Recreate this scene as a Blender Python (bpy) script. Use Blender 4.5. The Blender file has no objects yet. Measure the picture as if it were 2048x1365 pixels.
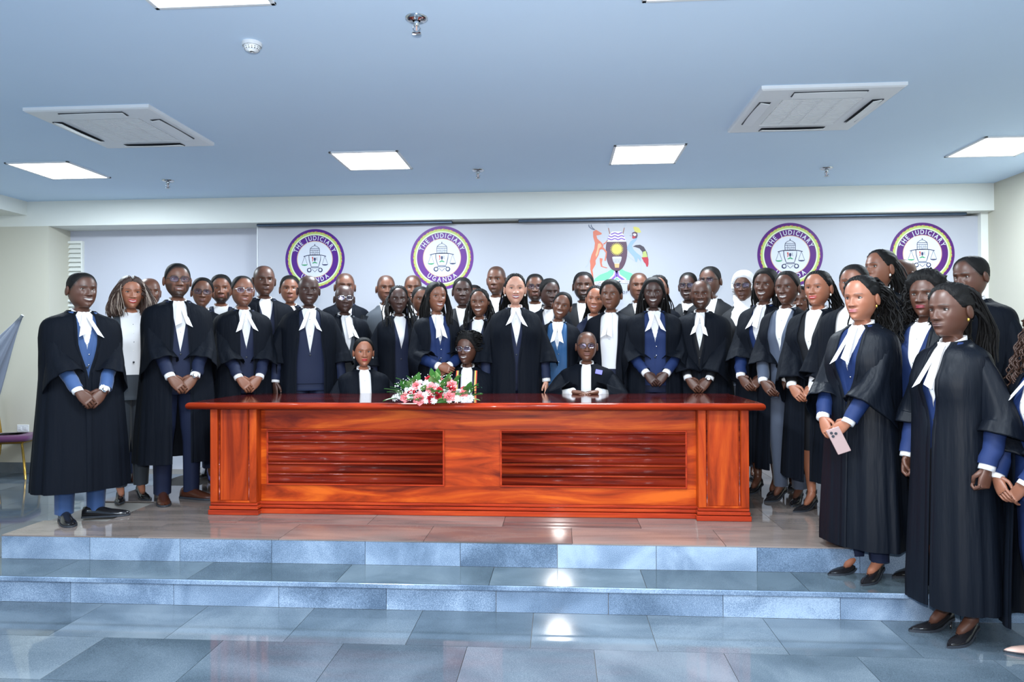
import bpy, bmesh, math, random
import numpy as np
from mathutils import Vector, Matrix

scene = bpy.context.scene
COL = scene.collection
R = math.radians

# ------------------------------------------------------------------ camera
F_PX, CAM_H = 1391.0, 1.18
YAW, PITCH, ROLL = 0.0681, -0.0075, -0.0041
def cam_axes():
    cy, sy, cp, sp = math.cos(YAW), math.sin(YAW), math.cos(PITCH), math.sin(PITCH)
    fwd = np.array([-sy*cp, cy*cp, -sp]); right = np.array([cy, sy, 0.0])
    up = np.cross(right, fwd)
    cr, sr = math.cos(ROLL), math.sin(ROLL)
    return right*cr + up*sr, -right*sr + up*cr, fwd
AX_R, AX_U, AX_F = cam_axes()
CAM = np.array([0.0, 0.0, CAM_H])
cam_data = bpy.data.cameras.new('camera')
cam_data.sensor_width = 36.0
cam_data.lens = F_PX/2048*36.0
cam_data.clip_start = 0.05
cam_data.clip_end = 200
cam = bpy.data.objects.new('camera', cam_data)
COL.objects.link(cam)
cam.matrix_world = Matrix(((AX_R[0], AX_U[0], -AX_F[0], CAM[0]), (AX_R[1], AX_U[1], -AX_F[1], CAM[1]),
                           (AX_R[2], AX_U[2], -AX_F[2], CAM[2]), (0, 0, 0, 1)))
scene.camera = cam

def ray(px, py):
    return AX_F + AX_R*(px-1024)/F_PX - AX_U*(py-682.5)/F_PX
def at_depth(px, py, d):
    return CAM + ray(px, py)*d
def at_y(px, py, Y):
    r = ray(px, py); return CAM + r*(Y/r[1])
def at_z(px, py, Z):
    r = ray(px, py); return CAM + r*((Z-CAM_H)/r[2])

# ------------------------------------------------------------------ light
scene.view_settings.view_transform = 'Standard'
scene.view_settings.look = 'None'
scene.view_settings.gamma = 1.0
scene.view_settings.use_curve_mapping = False
scene.view_settings.exposure = 0.15
world = bpy.data.worlds.new('world'); scene.world = world
world.use_nodes = True
bg = world.node_tree.nodes['Background']
bg.inputs[0].default_value = (0.42, 0.66, 1.0, 1)
bg.inputs[1].default_value = 0.95

def lamp(name, kind, loc, energy, color, size=0.1, target=None, size_y=None):
    d = bpy.data.lights.new(name, kind); d.energy = energy; d.color = color
    if kind == 'AREA':
        d.size = size
        if size_y: d.shape = 'RECTANGLE'; d.size_y = size_y
    elif kind == 'POINT': d.shadow_soft_size = size
    o = bpy.data.objects.new(name, d); COL.objects.link(o); o.location = loc
    if target is not None:
        o.rotation_euler = (Vector(target)-Vector(loc)).to_track_quat('-Z', 'Y').to_euler()
    return o
# the photographer's flash, just above the lens
lamp('camera_flash', 'AREA', (-0.02, -0.02, 1.40), 125, (1.0, 0.97, 0.93), 0.09, (0.2, 5.5, 1.25))

# ------------------------------------------------------------------ mesh helpers
def mesh_from(name, V, F, smooth=True, col=None):
    me = bpy.data.meshes.new(name)
    V = np.asarray(V, float)
    me.from_pydata(V.tolist(), [], F if isinstance(F, list) else F.tolist())
    if smooth: me.polygons.foreach_set('use_smooth', [True]*len(me.polygons))
    if col is not None:
        a = me.color_attributes.new('Col', 'FLOAT_COLOR', 'POINT')
        c = np.ones((len(V), 4)); c[:, :3] = col
        a.data.foreach_set('color', c.ravel())
    me.update()
    return me
def new_obj(name, me, mat=None, parent=None):
    o = bpy.data.objects.new(name, me); COL.objects.link(o)
    if mat is not None and me is not None and len(me.materials) == 0: me.materials.append(mat)
    if parent is not None: o.parent = parent
    return o
def empty(name, loc=(0, 0, 0), rz=0.0):
    o = bpy.data.objects.new(name, None); COL.objects.link(o)
    o.empty_display_size = 0.1
    o.location = loc; o.rotation_euler = (0, 0, rz)
    return o
def tag(o, label=None, cat=None, group=None, kind=None):
    if label: o['label'] = label
    if cat: o['category'] = cat
    if group: o['group'] = group
    if kind: o['kind'] = kind
    return o

class MB:
    """collects vertices / faces (and point colours) of one mesh"""
    def __init__(s): s.V = []; s.F = []; s.C = []; s.n = 0
    def add(s, V, F, c=None):
        V = np.asarray(V, float).reshape(-1, 3)
        s.V.append(V)
        if len(F): s.F += (np.asarray(F)+s.n).tolist() if not isinstance(F, list) else [[i+s.n for i in f] for f in F]
        if c is not None:
            c = np.asarray(c, float)
            s.C.append(np.tile(c, (len(V), 1)) if c.ndim == 1 else c.reshape(-1, 3))
        s.n += len(V); return s
    def grid(s, P, close=True, c=None, cap0=False, cap1=False, flip=False):
        nr, nc = P.shape[:2]
        F = grid_faces(nr, nc, close)
        if flip: F = F[:, ::-1]
        F = F.tolist()
        if cap0: F.append(list(range(nc))[::1 if flip else -1])
        if cap1: F.append([(nr-1)*nc+i for i in range(nc)][::-1 if flip else 1])
        return s.add(P.reshape(-1, 3), F, None if c is None else c)
    def box(s, x0, x1, y0, y1, z0, z1, bev=0.0):
        if bev <= 0:
            V = [(x, y, z) for z in (z0, z1) for y in (y0, y1) for x in (x0, x1)]
            F = [[0, 2, 3, 1], [4, 5, 7, 6], [0, 1, 5, 4], [2, 6, 7, 3], [0, 4, 6, 2], [1, 3, 7, 5]]
            return s.add(V, F)
        b = bev
        V = []; 
        for sx, X in ((-1, x0), (1, x1)):
            for sy, Y in ((-1, y0), (1, y1)):
                for sz, Z in ((-1, z0), (1, z1)):
                    V += [(X, Y-sy*b, Z-sz*b), (X-sx*b, Y, Z-sz*b), (X-sx*b, Y-sy*b, Z)]
        bm = bmesh.new(); vs = [bm.verts.new(v) for v in V]
        r = bmesh.ops.convex_hull(bm, input=vs)
        bm.verts.index_update()
        VV = [v.co[:] for v in bm.verts]; FF = [[v.index for v in f.verts] for f in bm.faces]
        bm.free()
        return s.add(VV, FF)
    def tube(s, pts, r, n=8, c=None, caps=True, up=None):
        return s.grid(tube_grid(pts, r, n, up), True, c, caps, caps)
    def poly(s, pts, y0, y1):
        """extruded polygon in XZ between y0 (front) and y1"""
        n = len(pts)
        V = [(x, y0, z) for x, z in pts]+[(x, y1, z) for x, z in pts]
        F = [list(range(n)), [2*n-1-i for i in range(n)]]
        F += [[i, i+n, (i+1) % n+n, (i+1) % n] for i in range(n)]
        return s.add(V, F)
    def build(s, name, mat=None, parent=None, smooth=True):
        V = np.concatenate(s.V) if s.V else np.zeros((0, 3))
        col = np.concatenate(s.C) if s.C else None
        return new_obj(name, mesh_from(name, V, s.F, smooth, col), mat, parent)

def grid_faces(nr, nc, close=True):
    i = np.arange(nr-1)[:, None]; j = np.arange(nc if close else nc-1)[None, :]
    j2 = (j+1) % nc
    return np.stack([i*nc+j, (i+1)*nc+j, (i+1)*nc+j2, i*nc+j2], -1).reshape(-1, 4)
def norm(v):
    v = np.asarray(v, float); return v/(np.linalg.norm(v, axis=-1, keepdims=True)+1e-12)
def tube_grid(pts, r, n=8, up=None, squash=None):
    P = np.asarray(pts, float); m = len(P)
    r = np.broadcast_to(np.asarray(r, float), (m,))
    T = norm(np.gradient(P, axis=0))
    u = np.array([0, 0, 1.0]) if up is None else np.asarray(up, float)
    if abs(T[0] @ norm(u)) > 0.95: u = np.array([1.0, 0.2, 0])
    out = np.zeros((m, n, 3)); a = np.linspace(0, 2*math.pi, n, endpoint=False)
    for i in range(m):
        u = u-(u @ T[i])*T[i]; u = norm(u); w = np.cross(T[i], u)
        su, sw = squash if squash else (1, 1)
        out[i] = P[i]+r[i]*(np.cos(a)[:, None]*u*su+np.sin(a)[:, None]*w*sw)
    return out
def crv(xs, ys, x):
    """smooth (Hermite) interpolation of a table, ys (n,) or (n,k)"""
    xs = np.asarray(xs, float); ys = np.asarray(ys, float); x = np.asarray(x, float)
    one = ys.ndim == 1
    if one: ys = ys[:, None]
    d = np.diff(ys, axis=0)/np.diff(xs)[:, None]
    m = np.vstack([d[:1], (d[1:]+d[:-1])/2, d[-1:]])
    i = np.clip(np.searchsorted(xs, x)-1, 0, len(xs)-2)
    h = (xs[i+1]-xs[i]); t = np.clip((x-xs[i])/h, 0, 1)[..., None]; h = h[..., None]
    o = (2*t**3-3*t**2+1)*ys[i]+(t**3-2*t**2+t)*h*m[i]+(-2*t**3+3*t**2)*ys[i+1]+(t**3-t**2)*h*m[i+1]
    return o[..., 0] if one else o
def sstep(a, b, x):
    t = np.clip((x-a)/(b-a), 0, 1); return t*t*(3-2*t)
def ellipsoid(c, r, nu=10, nv=8):
    a = np.linspace(0, 2*math.pi, nu, endpoint=False); b = np.linspace(0.02, math.pi-0.02, nv)
    P = np.stack([np.sin(b)[:, None]*np.cos(a), np.sin(b)[:, None]*np.sin(a), np.cos(b)[:, None]*np.ones_like(a)], -1)
    return P*np.asarray(r)+np.asarray(c)

# ------------------------------------------------------------------ materials
def mat(name, color, rough=0.5, metal=0.0, spec=0.5, coat=0.0, sheen=0.0, emit=None, trans=0.0, bump=None, var=None):
    m = bpy.data.materials.new(name); m.use_nodes = True
    nt = m.node_tree; b = nt.nodes['Principled BSDF']
    b.inputs['Base Color'].default_value = (*color, 1)
    b.inputs['Roughness'].default_value = rough
    b.inputs['Metallic'].default_value = metal
    b.inputs['Specular IOR Level'].default_value = spec
    b.inputs['Coat Weight'].default_value = coat
    b.inputs['Sheen Weight'].default_value = sheen
    if emit:
        b.inputs['Emission Color'].default_value = (*emit[0], 1); b.inputs['Emission Strength'].default_value = emit[1]
    if trans: b.inputs['Transmission Weight'].default_value = trans
    if bump:
        tc = nt.nodes.new('ShaderNodeTexCoord'); n = nt.nodes.new('ShaderNodeTexNoise')
        n.inputs['Scale'].default_value = bump[0]; n.inputs['Detail'].default_value = 3
        if len(bump) > 2:
            mp = nt.nodes.new('ShaderNodeMapping'); mp.inputs['Scale'].default_value = bump[2]
            nt.links.new(tc.outputs['Object'], mp.inputs[0]); nt.links.new(mp.outputs[0], n.inputs['Vector'])
        else: nt.links.new(tc.outputs['Object'], n.inputs['Vector'])
        bp = nt.nodes.new('ShaderNodeBump'); bp.inputs['Strength'].default_value = bump[1]
        bp.inputs['Distance'].default_value = 0.01
        nt.links.new(n.outputs['Fac'], bp.inputs['Height']); nt.links.new(bp.outputs[0], b.inputs['Normal'])
    if var:   # soft colour variation: (scale, second colour)
        tc = nt.nodes.new('ShaderNodeTexCoord'); n = nt.nodes.new('ShaderNodeTexNoise')
        n.inputs['Scale'].default_value = var[0]; n.inputs['Detail'].default_value = 4
        nt.links.new(tc.outputs['Object'], n.inputs['Vector'])
        mx = nt.nodes.new('ShaderNodeMix'); mx.data_type = 'RGBA'
        mx.inputs[6].default_value = (*color, 1); mx.inputs[7].default_value = (*var[1], 1)
        cr = nt.nodes.new('ShaderNodeMapRange'); cr.inputs[1].default_value = 0.35; cr.inputs[2].default_value = 0.7
        nt.links.new(n.outputs['Fac'], cr.inputs[0]); nt.links.new(cr.outputs[0], mx.inputs[0])
        nt.links.new(mx.outputs[2], b.inputs['Base Color'])
    return m

def stone(name, ramp, scale=(6, 6, 6), speck=0.35, rough=0.12, fine=260, bumpy=0.0, rnd=0.35, spec=0.5):
    """granite: cloudy veins + fine speckle, each tile shifted by its random number"""
    m = bpy.data.materials.new(name); m.use_nodes = True
    nt = m.node_tree; b = nt.nodes['Principled BSDF']; L = nt.links.new; N = nt.nodes.new
    tc = N('ShaderNodeTexCoord'); oi = N('ShaderNodeObjectInfo')
    off = N('ShaderNodeVectorMath'); off.operation = 'SCALE'; off.inputs[0].default_value = (37, 91, 53)
    L(oi.outputs['Random'], off.inputs['Scale'])
    ad = N('ShaderNodeVectorMath'); L(tc.outputs['Object'], ad.inputs[0]); L(off.outputs[0], ad.inputs[1])
    mp = N('ShaderNodeMapping'); mp.inputs['Scale'].default_value = scale; mp.inputs['Rotation'].default_value = (0, 0, 0.5)
    L(ad.outputs[0], mp.inputs[0])
    n1 = N('ShaderNodeTexNoise'); n1.inputs['Scale'].default_value = 1.0; n1.inputs['Detail'].default_value = 6
    n1.inputs['Distortion'].default_value = 0.8
    L(mp.outputs[0], n1.inputs['Vector'])
    n2 = N('ShaderNodeTexNoise'); n2.inputs['Scale'].default_value = fine; n2.inputs['Detail'].default_value = 2
    L(ad.outputs[0], n2.inputs['Vector'])
    a1 = N('ShaderNodeMath'); a1.operation = 'MULTIPLY_ADD'; a1.inputs[1].default_value = speck; a1.inputs[2].default_value = -speck/2
    L(n2.outputs['Fac'], a1.inputs[0])
    a2 = N('ShaderNodeMath'); a2.operation = 'ADD'; L(n1.outputs['Fac'], a2.inputs[0]); L(a1.outputs[0], a2.inputs[1])
    a3 = N('ShaderNodeMath'); a3.operation = 'MULTIPLY_ADD'; a3.inputs[1].default_value = rnd; a3.inputs[2].default_value = -rnd/2
    L(oi.outputs['Random'], a3.inputs[0])
    a4 = N('ShaderNodeMath'); a4.operation = 'ADD'; L(a2.outputs[0], a4.inputs[0]); L(a3.outputs[0], a4.inputs[1])
    cr = N('ShaderNodeValToRGB'); e = cr.color_ramp.elements
    e[0].position = ramp[0][0]; e[0].color = (*ramp[0][1], 1); e[1].position = ramp[-1][0]; e[1].color = (*ramp[-1][1], 1)
    for p, c in ramp[1:-1]:
        k = e.new(p); k.color = (*c, 1)
    L(a4.outputs[0], cr.inputs[0]); L(cr.outputs[0], b.inputs['Base Color'])
    b.inputs['Roughness'].default_value = rough; b.inputs['Specular IOR Level'].default_value = spec
    if bumpy:
        bp = N('ShaderNodeBump'); bp.inputs['Strength'].default_value = bumpy; bp.inputs['Distance'].default_value = 0.002
        L(n2.outputs['Fac'], bp.inputs['Height']); L(bp.outputs[0], b.inputs['Normal'])
    return m

def wood(name, dark, mid, light, scale=(1.0, 9.0, 9.0), rough=0.38, seed=0.0):
    m = bpy.data.materials.new(name); m.use_nodes = True
    nt = m.node_tree; b = nt.nodes['Principled BSDF']; L = nt.links.new; N = nt.nodes.new
    tc = N('ShaderNodeTexCoord'); oi = N('ShaderNodeObjectInfo')
    off = N('ShaderNodeVectorMath'); off.operation = 'SCALE'; off.inputs[0].default_value = (3, 7, 5)
    L(oi.outputs['Random'], off.inputs['Scale'])
    ad = N('ShaderNodeVectorMath'); L(tc.outputs['Object'], ad.inputs[0]); L(off.outputs[0], ad.inputs[1])
    mp = N('ShaderNodeMapping'); mp.inputs['Scale'].default_value = scale; mp.inputs['Location'].default_value = (seed, seed, seed)
    L(ad.outputs[0], mp.inputs[0])
    n = N('ShaderNodeTexNoise'); n.inputs['Scale'].default_value = 1.0; n.inputs['Detail'].default_value = 7
    n.inputs['Roughness'].default_value = 0.6; n.inputs['Distortion'].default_value = 1.2
    L(mp.outputs[0], n.inputs['Vector'])
    cr = N('ShaderNodeValToRGB'); e = cr.color_ramp.elements
    e[0].position = 0.34; e[0].color = (*dark, 1); e[1].position = 0.66; e[1].color = (*light, 1)
    k = e.new(0.5); k.color = (*mid, 1)
    L(n.outputs['Fac'], cr.inputs[0]); L(cr.outputs[0], b.inputs['Base Color'])
    b.inputs['Roughness'].default_value = rough
    b.inputs['Coat Weight'].default_value = 0.22; b.inputs['Coat Roughness'].default_value = 0.06; b.inputs['Specular IOR Level'].default_value = 0.14
    return m

def vcol_mat(name, rough=0.45, spec=0.5):
    m = bpy.data.materials.new(name); m.use_nodes = True
    nt = m.node_tree; b = nt.nodes['Principled BSDF']
    a = nt.nodes.new('ShaderNodeVertexColor'); a.layer_name = 'Col'
    nt.links.new(a.outputs[0], b.inputs['Base Color'])
    b.inputs['Roughness'].default_value = rough; b.inputs['Specular IOR Level'].default_value = spec
    return m

M = {}
M['wall'] = mat('cream_wall_paint', (0.56, 0.545, 0.465), 0.7, spec=0.2, bump=(40, 0.03))
M['wall_lilac'] = mat('lilac_white_paint', (0.50, 0.515, 0.585), 0.7, spec=0.2, bump=(40, 0.03))
M['beam'] = mat('pale_green_white_paint', (0.75, 0.77, 0.73), 0.7, spec=0.2, bump=(40, 0.03))
M['ceiling'] = mat('ceiling_blue_cast', (0.66, 0.82, 1.0), 0.8, spec=0.15, bump=(20, 0.02), var=(0.7, (0.63, 0.79, 0.98)))  # white ceiling; the blue cast of the light is put into its colour
M['board'] = mat('printed_backdrop_vinyl', (0.44, 0.455, 0.51), 0.45, spec=0.3)
M['white_plastic'] = mat('white_plastic', (0.74, 0.77, 0.80), 0.4)
M['grey_plastic'] = mat('grey_plastic', (0.42, 0.46, 0.50), 0.45)
M['dark'] = mat('dark_recess', (0.02, 0.025, 0.035), 0.6)
M['strip'] = mat('slit_shadow', (0.05, 0.08, 0.13), 0.4, metal=0.5)
M['light'] = mat('light_panel_diffuser', (0.9, 0.9, 0.9), 0.6, emit=((1.0, 1.0, 1.0), 6.0))
M['chrome'] = mat('chrome', (0.55, 0.57, 0.60), 0.12, metal=1.0)
M['gold'] = mat('gold_metal', (0.62, 0.38, 0.08), 0.28, metal=0.9)
M['grout'] = mat('grout', (0.20, 0.19, 0.18), 0.8)
M['floor_tile'] = stone('polished_blue_grey_granite', [(0.28, (0.046, 0.066, 0.086)), (0.5, (0.082, 0.110, 0.140)), (0.74, (0.145, 0.180, 0.215))], (1.6, 1.6, 1.6), 0.60, 0.05, rnd=0.26)
M['tread'] = stone('polished_grey_granite_tread', [(0.28, (0.046, 0.066, 0.080)), (0.5, (0.076, 0.104, 0.124)), (0.74, (0.125, 0.160, 0.185))], (2.2, 2.2, 2.2), 0.3, 0.05)
M['riser'] = stone('flamed_blue_granite', [(0.25, (0.065, 0.10, 0.155)), (0.5, (0.155, 0.22, 0.32)), (0.72, (0.30, 0.39, 0.51))], (2.5, 2.5, 2.5), 0.85, 0.09, fine=300, rnd=0.26)
M['dais_tile'] = stone('polished_rose_brown_granite', [(0.25, (0.085, 0.075, 0.072)), (0.5, (0.150, 0.125, 0.115)), (0.75, (0.235, 0.190, 0.170))], (1.2, 6.0, 3.0), 0.30, 0.06, rnd=0.30)
M['skirting'] = stone('grey_granite_skirting', [(0.25, (0.09, 0.11, 0.13)), (0.75, (0.17, 0.20, 0.23))], (3, 3, 3), 0.3, 0.25)
M['wood'] = wood('polished_mahogany', (0.115, 0.010, 0.002), (0.33, 0.036, 0.004), (0.52, 0.092, 0.008), (1.1, 5.0, 7.0))
M['wood_v'] = wood('polished_mahogany_upright', (0.16, 0.015, 0.002), (0.33, 0.036, 0.004), (0.46, 0.070, 0.007), (7.0, 5.0, 0.9))
M['wood_slat'] = wood('dark_red_mahogany', (0.05, 0.006, 0.004), (0.17, 0.014, 0.006), (0.28, 0.034, 0.009), (0.8, 8.0, 14.0), 0.16)
M['wood_top'] = wood('red_mahogany_edge', (0.16, 0.015, 0.006), (0.32, 0.030, 0.009), (0.40, 0.05, 0.012), (0.8, 6.0, 9.0), 0.12)
M['wood_reflection'] = wood('table_top_dark_reflection', (0.030, 0.004, 0.004), (0.060, 0.007, 0.006), (0.085, 0.010, 0.007), (0.8, 6.0, 9.0), 0.10)  # darker copy of the edge wood, with the gowns' dark reflection painted in
M['wood_reflection'].node_tree.nodes['Principled BSDF'].inputs['Specular IOR Level'].default_value = 0.5
M['purple'] = mat('purple_fabric', (0.085, 0.012, 0.075), 0.8, sheen=0.4)
M['leather'] = mat('black_leather', (0.018, 0.019, 0.022), 0.32, bump=(120, 0.15))
M['drape'] = mat('grey_blue_cloth', (0.23, 0.26, 0.33), 0.7, sheen=0.2, bump=(90, 0.1))
M['skin'] = vcol_mat('skin', 0.42, 0.45)
M['gown'] = mat('black_gown_cloth', (0.0025, 0.0040, 0.0078), 0.75, spec=0.10, bump=(1.0, 0.9, (24, 24, 1.6)))
M['gown_satin'] = mat('black_satin_gown_cloth', (0.0026, 0.0042, 0.0082), 0.52, spec=0.15, bump=(1.0, 0.9, (20, 20, 2.0)))
M['navy'] = mat('navy_suit_cloth', (0.007, 0.012, 0.036), 0.7, spec=0.25, bump=(300, 0.1))
M['navy_mid'] = mat('royal_navy_suit_cloth', (0.009, 0.022, 0.085), 0.7, spec=0.25, bump=(300, 0.1))
M['blue'] = mat('bright_blue_suit_cloth', (0.020, 0.060, 0.175), 0.7, sheen=0.15, bump=(300, 0.12))
M['royal'] = mat('royal_blue_cloth', (0.007, 0.020, 0.082), 0.65, spec=0.25, bump=(300, 0.1))
M['teal'] = mat('teal_blue_cloth', (0.008, 0.070, 0.19), 0.65, sheen=0.1, bump=(300, 0.1))
M['charcoal'] = mat('charcoal_suit_cloth', (0.022, 0.030, 0.042), 0.75, sheen=0.1, bump=(300, 0.1))
M['slate'] = mat('slate_grey_suit_cloth', (0.050, 0.066, 0.105), 0.75, sheen=0.1, bump=(300, 0.1))
M['black'] = mat('black_suit_cloth', (0.006, 0.007, 0.010), 0.7, spec=0.25, bump=(300, 0.1))
M['white'] = mat('white_cotton', (0.66, 0.66, 0.68), 0.75, sheen=0.1, bump=(60, 0.06))
M['hair'] = mat('black_hair', (0.0050, 0.0046, 0.0048), 0.6, spec=0.18, bump=(260, 0.35))
M['hair_brown'] = mat('dark_brown_hair', (0.035, 0.014, 0.008), 0.45, spec=0.5, bump=(200, 0.5))
M['hair_light'] = mat('ash_highlighted_hair', (0.26, 0.20, 0.16), 0.42, spec=0.5)
M['shoe_black'] = mat('black_patent_leather', (0.010, 0.010, 0.012), 0.16, spec=0.6)
M['shoe_brown'] = mat('dark_brown_leather', (0.055, 0.018, 0.010), 0.22, spec=0.6)
M['shoe_pink'] = mat('blush_pink_leather', (0.62, 0.42, 0.36), 0.4)
M['shoe_blue'] = mat('bright_blue_leather', (0.010, 0.045, 0.50), 0.3)
M['phone'] = mat('dusty_pink_phone_case', (0.36, 0.25, 0.24), 0.3)
M['frame'] = mat('black_spectacle_frame', (0.012, 0.012, 0.014), 0.3)
M['silver'] = mat('silver_metal', (0.70, 0.71, 0.73), 0.2, metal=1.0)
M['pearl'] = mat('pearl', (0.80, 0.79, 0.75), 0.25)
def lens_mat():
    m = bpy.data.materials.new('spectacle_lens'); m.use_nodes = True
    nt = m.node_tree; nt.nodes.clear(); N = nt.nodes.new
    o = N('ShaderNodeOutputMaterial'); t = N('ShaderNodeBsdfTransparent'); g = N('ShaderNodeBsdfGlossy'); mx = N('ShaderNodeMixShader')
    t.inputs[0].default_value = (0.82, 0.84, 0.95, 1); g.inputs[0].default_value = (0.65, 0.65, 1.0, 1); g.inputs['Roughness'].default_value = 0.12
    mx.inputs[0].default_value = 0.05
    nt.links.new(t.outputs[0], mx.inputs[1]); nt.links.new(g.outputs[0], mx.inputs[2]); nt.links.new(mx.outputs[0], o.inputs[0])
    return m
M['lens'] = lens_mat()

# ------------------------------------------------------------------ the room
Y_BEAM, Y_BOARD, Y_RECESS = 7.85, 8.02, 8.22
Z_CEIL, Z_BEAM = 2.925, 2.63
Z_FLOOR, Z_STEP = -0.30, -0.15
Y_DAIS, Y_STEP = 4.18, 3.865
X_R = float(at_y(1988, 373, Y_BEAM)[0])
X_LB = float(at_y(54, 405, Y_BEAM)[0])
X_L = X_LB-0.75
X_COL = float(at_y(97, 500, Y_BEAM)[0])
X_DL = float(at_y(3, 1063, Y_DAIS)[0])
Y_BACK = -3.0
def struct(name, mb, m, smooth=False):
    return tag(mb.build(name, m, None, smooth), kind='structure')

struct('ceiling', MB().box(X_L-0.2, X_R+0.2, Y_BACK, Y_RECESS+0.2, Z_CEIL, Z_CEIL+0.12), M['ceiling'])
struct('wall_left', MB().box(X_L-0.2, X_L, Y_BACK, Y_RECESS+0.2, Z_FLOOR-0.05, Z_CEIL), M['wall'])
struct('wall_right', MB().box(X_R, X_R+0.2, Y_BACK, Y_RECESS+0.2, Z_FLOOR-0.05, Z_CEIL), M['wall'])
struct('wall_back', MB().box(X_COL, X_R, Y_RECESS, Y_RECESS+0.2, Z_FLOOR-0.05, Z_CEIL), M['wall_lilac'])
struct('wall_back_column', MB().box(X_L, X_COL, Y_BEAM, Y_RECESS+0.2, Z_FLOOR-0.05, Z_BEAM), M['wall'])
struct('trim_1', MB().box(X_L, X_R, Y_BEAM, Y_RECESS, Z_BEAM, Z_CEIL), M['beam'])
struct('trim_2', MB().box(X_L, X_LB, Y_BACK, Y_BEAM, Z_CEIL-0.165, Z_CEIL), M['beam'])
struct('baseboard_back', MB().box(X_L, X_COL, Y_BEAM-0.015, Y_BEAM, Z_FLOOR, Z_FLOOR+0.125), M['skirting'])
struct('trim_3', MB().box(X_R-0.075, X_R, Y_BOARD-0.06, Y_RECESS, 0, Z_BEAM), M['beam'])

# floors: a bed of grout with single tiles on it
def tiles(parent, xs, ys, z, m, name='tile', th=0.012, gap=0.0015, clip=None, stagger=0.0):
    meshes = {}
    for j in range(len(ys)-1):
        y0, y1 = ys[j], ys[j+1]
        sh = stagger*(j % 2)
        for i in range(len(xs)-1):
            x0, x1 = xs[i]+sh, xs[i+1]+sh
            if clip:
                x0, x1 = max(x0, clip[0]), min(x1, clip[1])
                if x1-x0 < 0.03: continue
            w, d = round(x1-x0-2*gap, 4), round(y1-y0-2*gap, 4)
            k = (w, d)
            if k not in meshes:
                mb = MB().box(-w/2, w/2, -d/2, d/2, -th, 0)
                meshes[k] = mesh_from(name, np.concatenate(mb.V), mb.F, False); meshes[k].materials.append(m)
            o = new_obj(name, meshes[k], None, parent)
            o.location = ((x0+x1)/2, (y0+y1)/2, z)
floor = struct('floor', MB().box(X_L, X_R, Y_BACK, Y_RECESS, Z_FLOOR-0.06, Z_FLOOR-0.008), M['grout'])
xs = [-0.77+0.62*k for k in range(-11, 10)]
ys = [Y_STEP-0.45*k for k in range(5, -1, -1)]
tiles(floor, xs, ys, Z_FLOOR, M['floor_tile'], 'floor_tile', clip=(X_L, X_R), stagger=0.31)
tiles(floor, [X_L+0.62*k for k in range(0, 6)]+[X_DL-0.0], [Y_STEP+0.6*k for k in range(0, 7)]+[Y_BEAM], Z_FLOOR, M['floor_tile'], 'floor_tile', clip=(X_L, X_DL-0.001))
tiles(floor, [X_L, -3, -1, 1, 3, X_R], [Y_BACK, -1, 0.5, Y_STEP-0.45*5], Z_FLOOR, M['floor_tile'], 'floor_tile')

dais = struct('floor_dais', MB().box(X_DL, X_R, Y_DAIS+0.02, Y_RECESS, Z_FLOOR-0.05, -0.014), M['grout'])
tiles(dais, [X_DL+0.9*k for k in range(0, 11)], [Y_DAIS-0.003, Y_DAIS+0.36]+[Y_DAIS+0.36+0.6*k for k in range(1, 7)]+[Y_RECESS], 0.0, M['dais_tile'], 'dais_tile', 0.008, clip=(X_DL, X_R), stagger=0.45)
step = struct('floor_step', MB().box(X_DL-0.35, X_R, Y_STEP+0.02, Y_DAIS+0.02, Z_FLOOR-0.05, Z_STEP-0.014), M['grout'])
tiles(step, [X_DL-0.35+0.87*k for k in range(0, 12)], [Y_STEP, Y_DAIS], Z_STEP, M['tread'], 'tread_tile', 0.03, clip=(X_DL-0.35, X_R))
def risers(parent, x0, x1, y, z0, z1, w, off):
    me = {}; x = x0-off
    while x < x1:
        a, b = max(x, x0), min(x+w, x1); x += w
        if b-a < 0.03: continue
        k = round(b-a, 4)
        if k not in me:
            mb = MB().box(-k/2+0.0015, k/2-0.0015, 0, 0.02, z0, z1)
            me[k] = mesh_from('riser_slab', np.concatenate(mb.V), mb.F, False); me[k].materials.append(M['riser'])
        o = new_obj('riser_slab', me[k], None, parent); o.location = ((a+b)/2, y, 0)
risers(dais, X_DL, X_R, Y_DAIS, Z_STEP+0.001, -0.0085, 0.585, 0.0)
risers(step, X_DL-0.35, X_R, Y_STEP, Z_FLOOR+0.001, Z_STEP-0.031, 0.62, 0.2)
nos = MB().box(X_DL-0.35, X_R, Y_STEP-0.012, Y_STEP-0.0005, Z_STEP-0.028, Z_STEP-0.001, 0.003).build('step_nosing', M['riser'], step, False)

# backdrop board
XB0 = float(at_y(516, 480, Y_BOARD)[0]); XB1 = float(at_y(1972, 480, Y_BOARD)[0])
bd = empty('backdrop_board', ((XB0+XB1)/2, Y_BOARD, 0)); cx = (XB0+XB1)/2
tag(bd, 'wide white printed backdrop board covering the back wall', 'backdrop')
MB().box(XB0-cx, XB1-cx, 0, 0.12, 0.12, 2.605).build('panel', M['board'], bd, False)
for xx in (XB0-cx-0.012, XB1-cx):
    MB().box(xx, xx+0.012, -0.006, 0.12, 0.12, 2.607, 0.002).build('edge_profile', M['white_plastic'], bd, False)
for a, b in ((516, 905), (1037, 1930)):  # added dark pieces standing in for the shadowed slit under the beam
    xa, xb = at_y(a, 440, Y_BOARD-0.05)[0], at_y(b, 440, Y_BOARD-0.05)[0]
    o = MB().box(xa, xb, Y_BOARD-0.09, Y_BOARD-0.03, Z_BEAM-0.028, Z_BEAM-0.001, 0.004).build('shadow_strip', M['strip'], None, False)
    tag(o, 'dark shadow track under the beam, %s of the two' % ('left shorter' if a < 600 else 'right longer'), 'strip', 'dark shadow strips under the beam')

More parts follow.
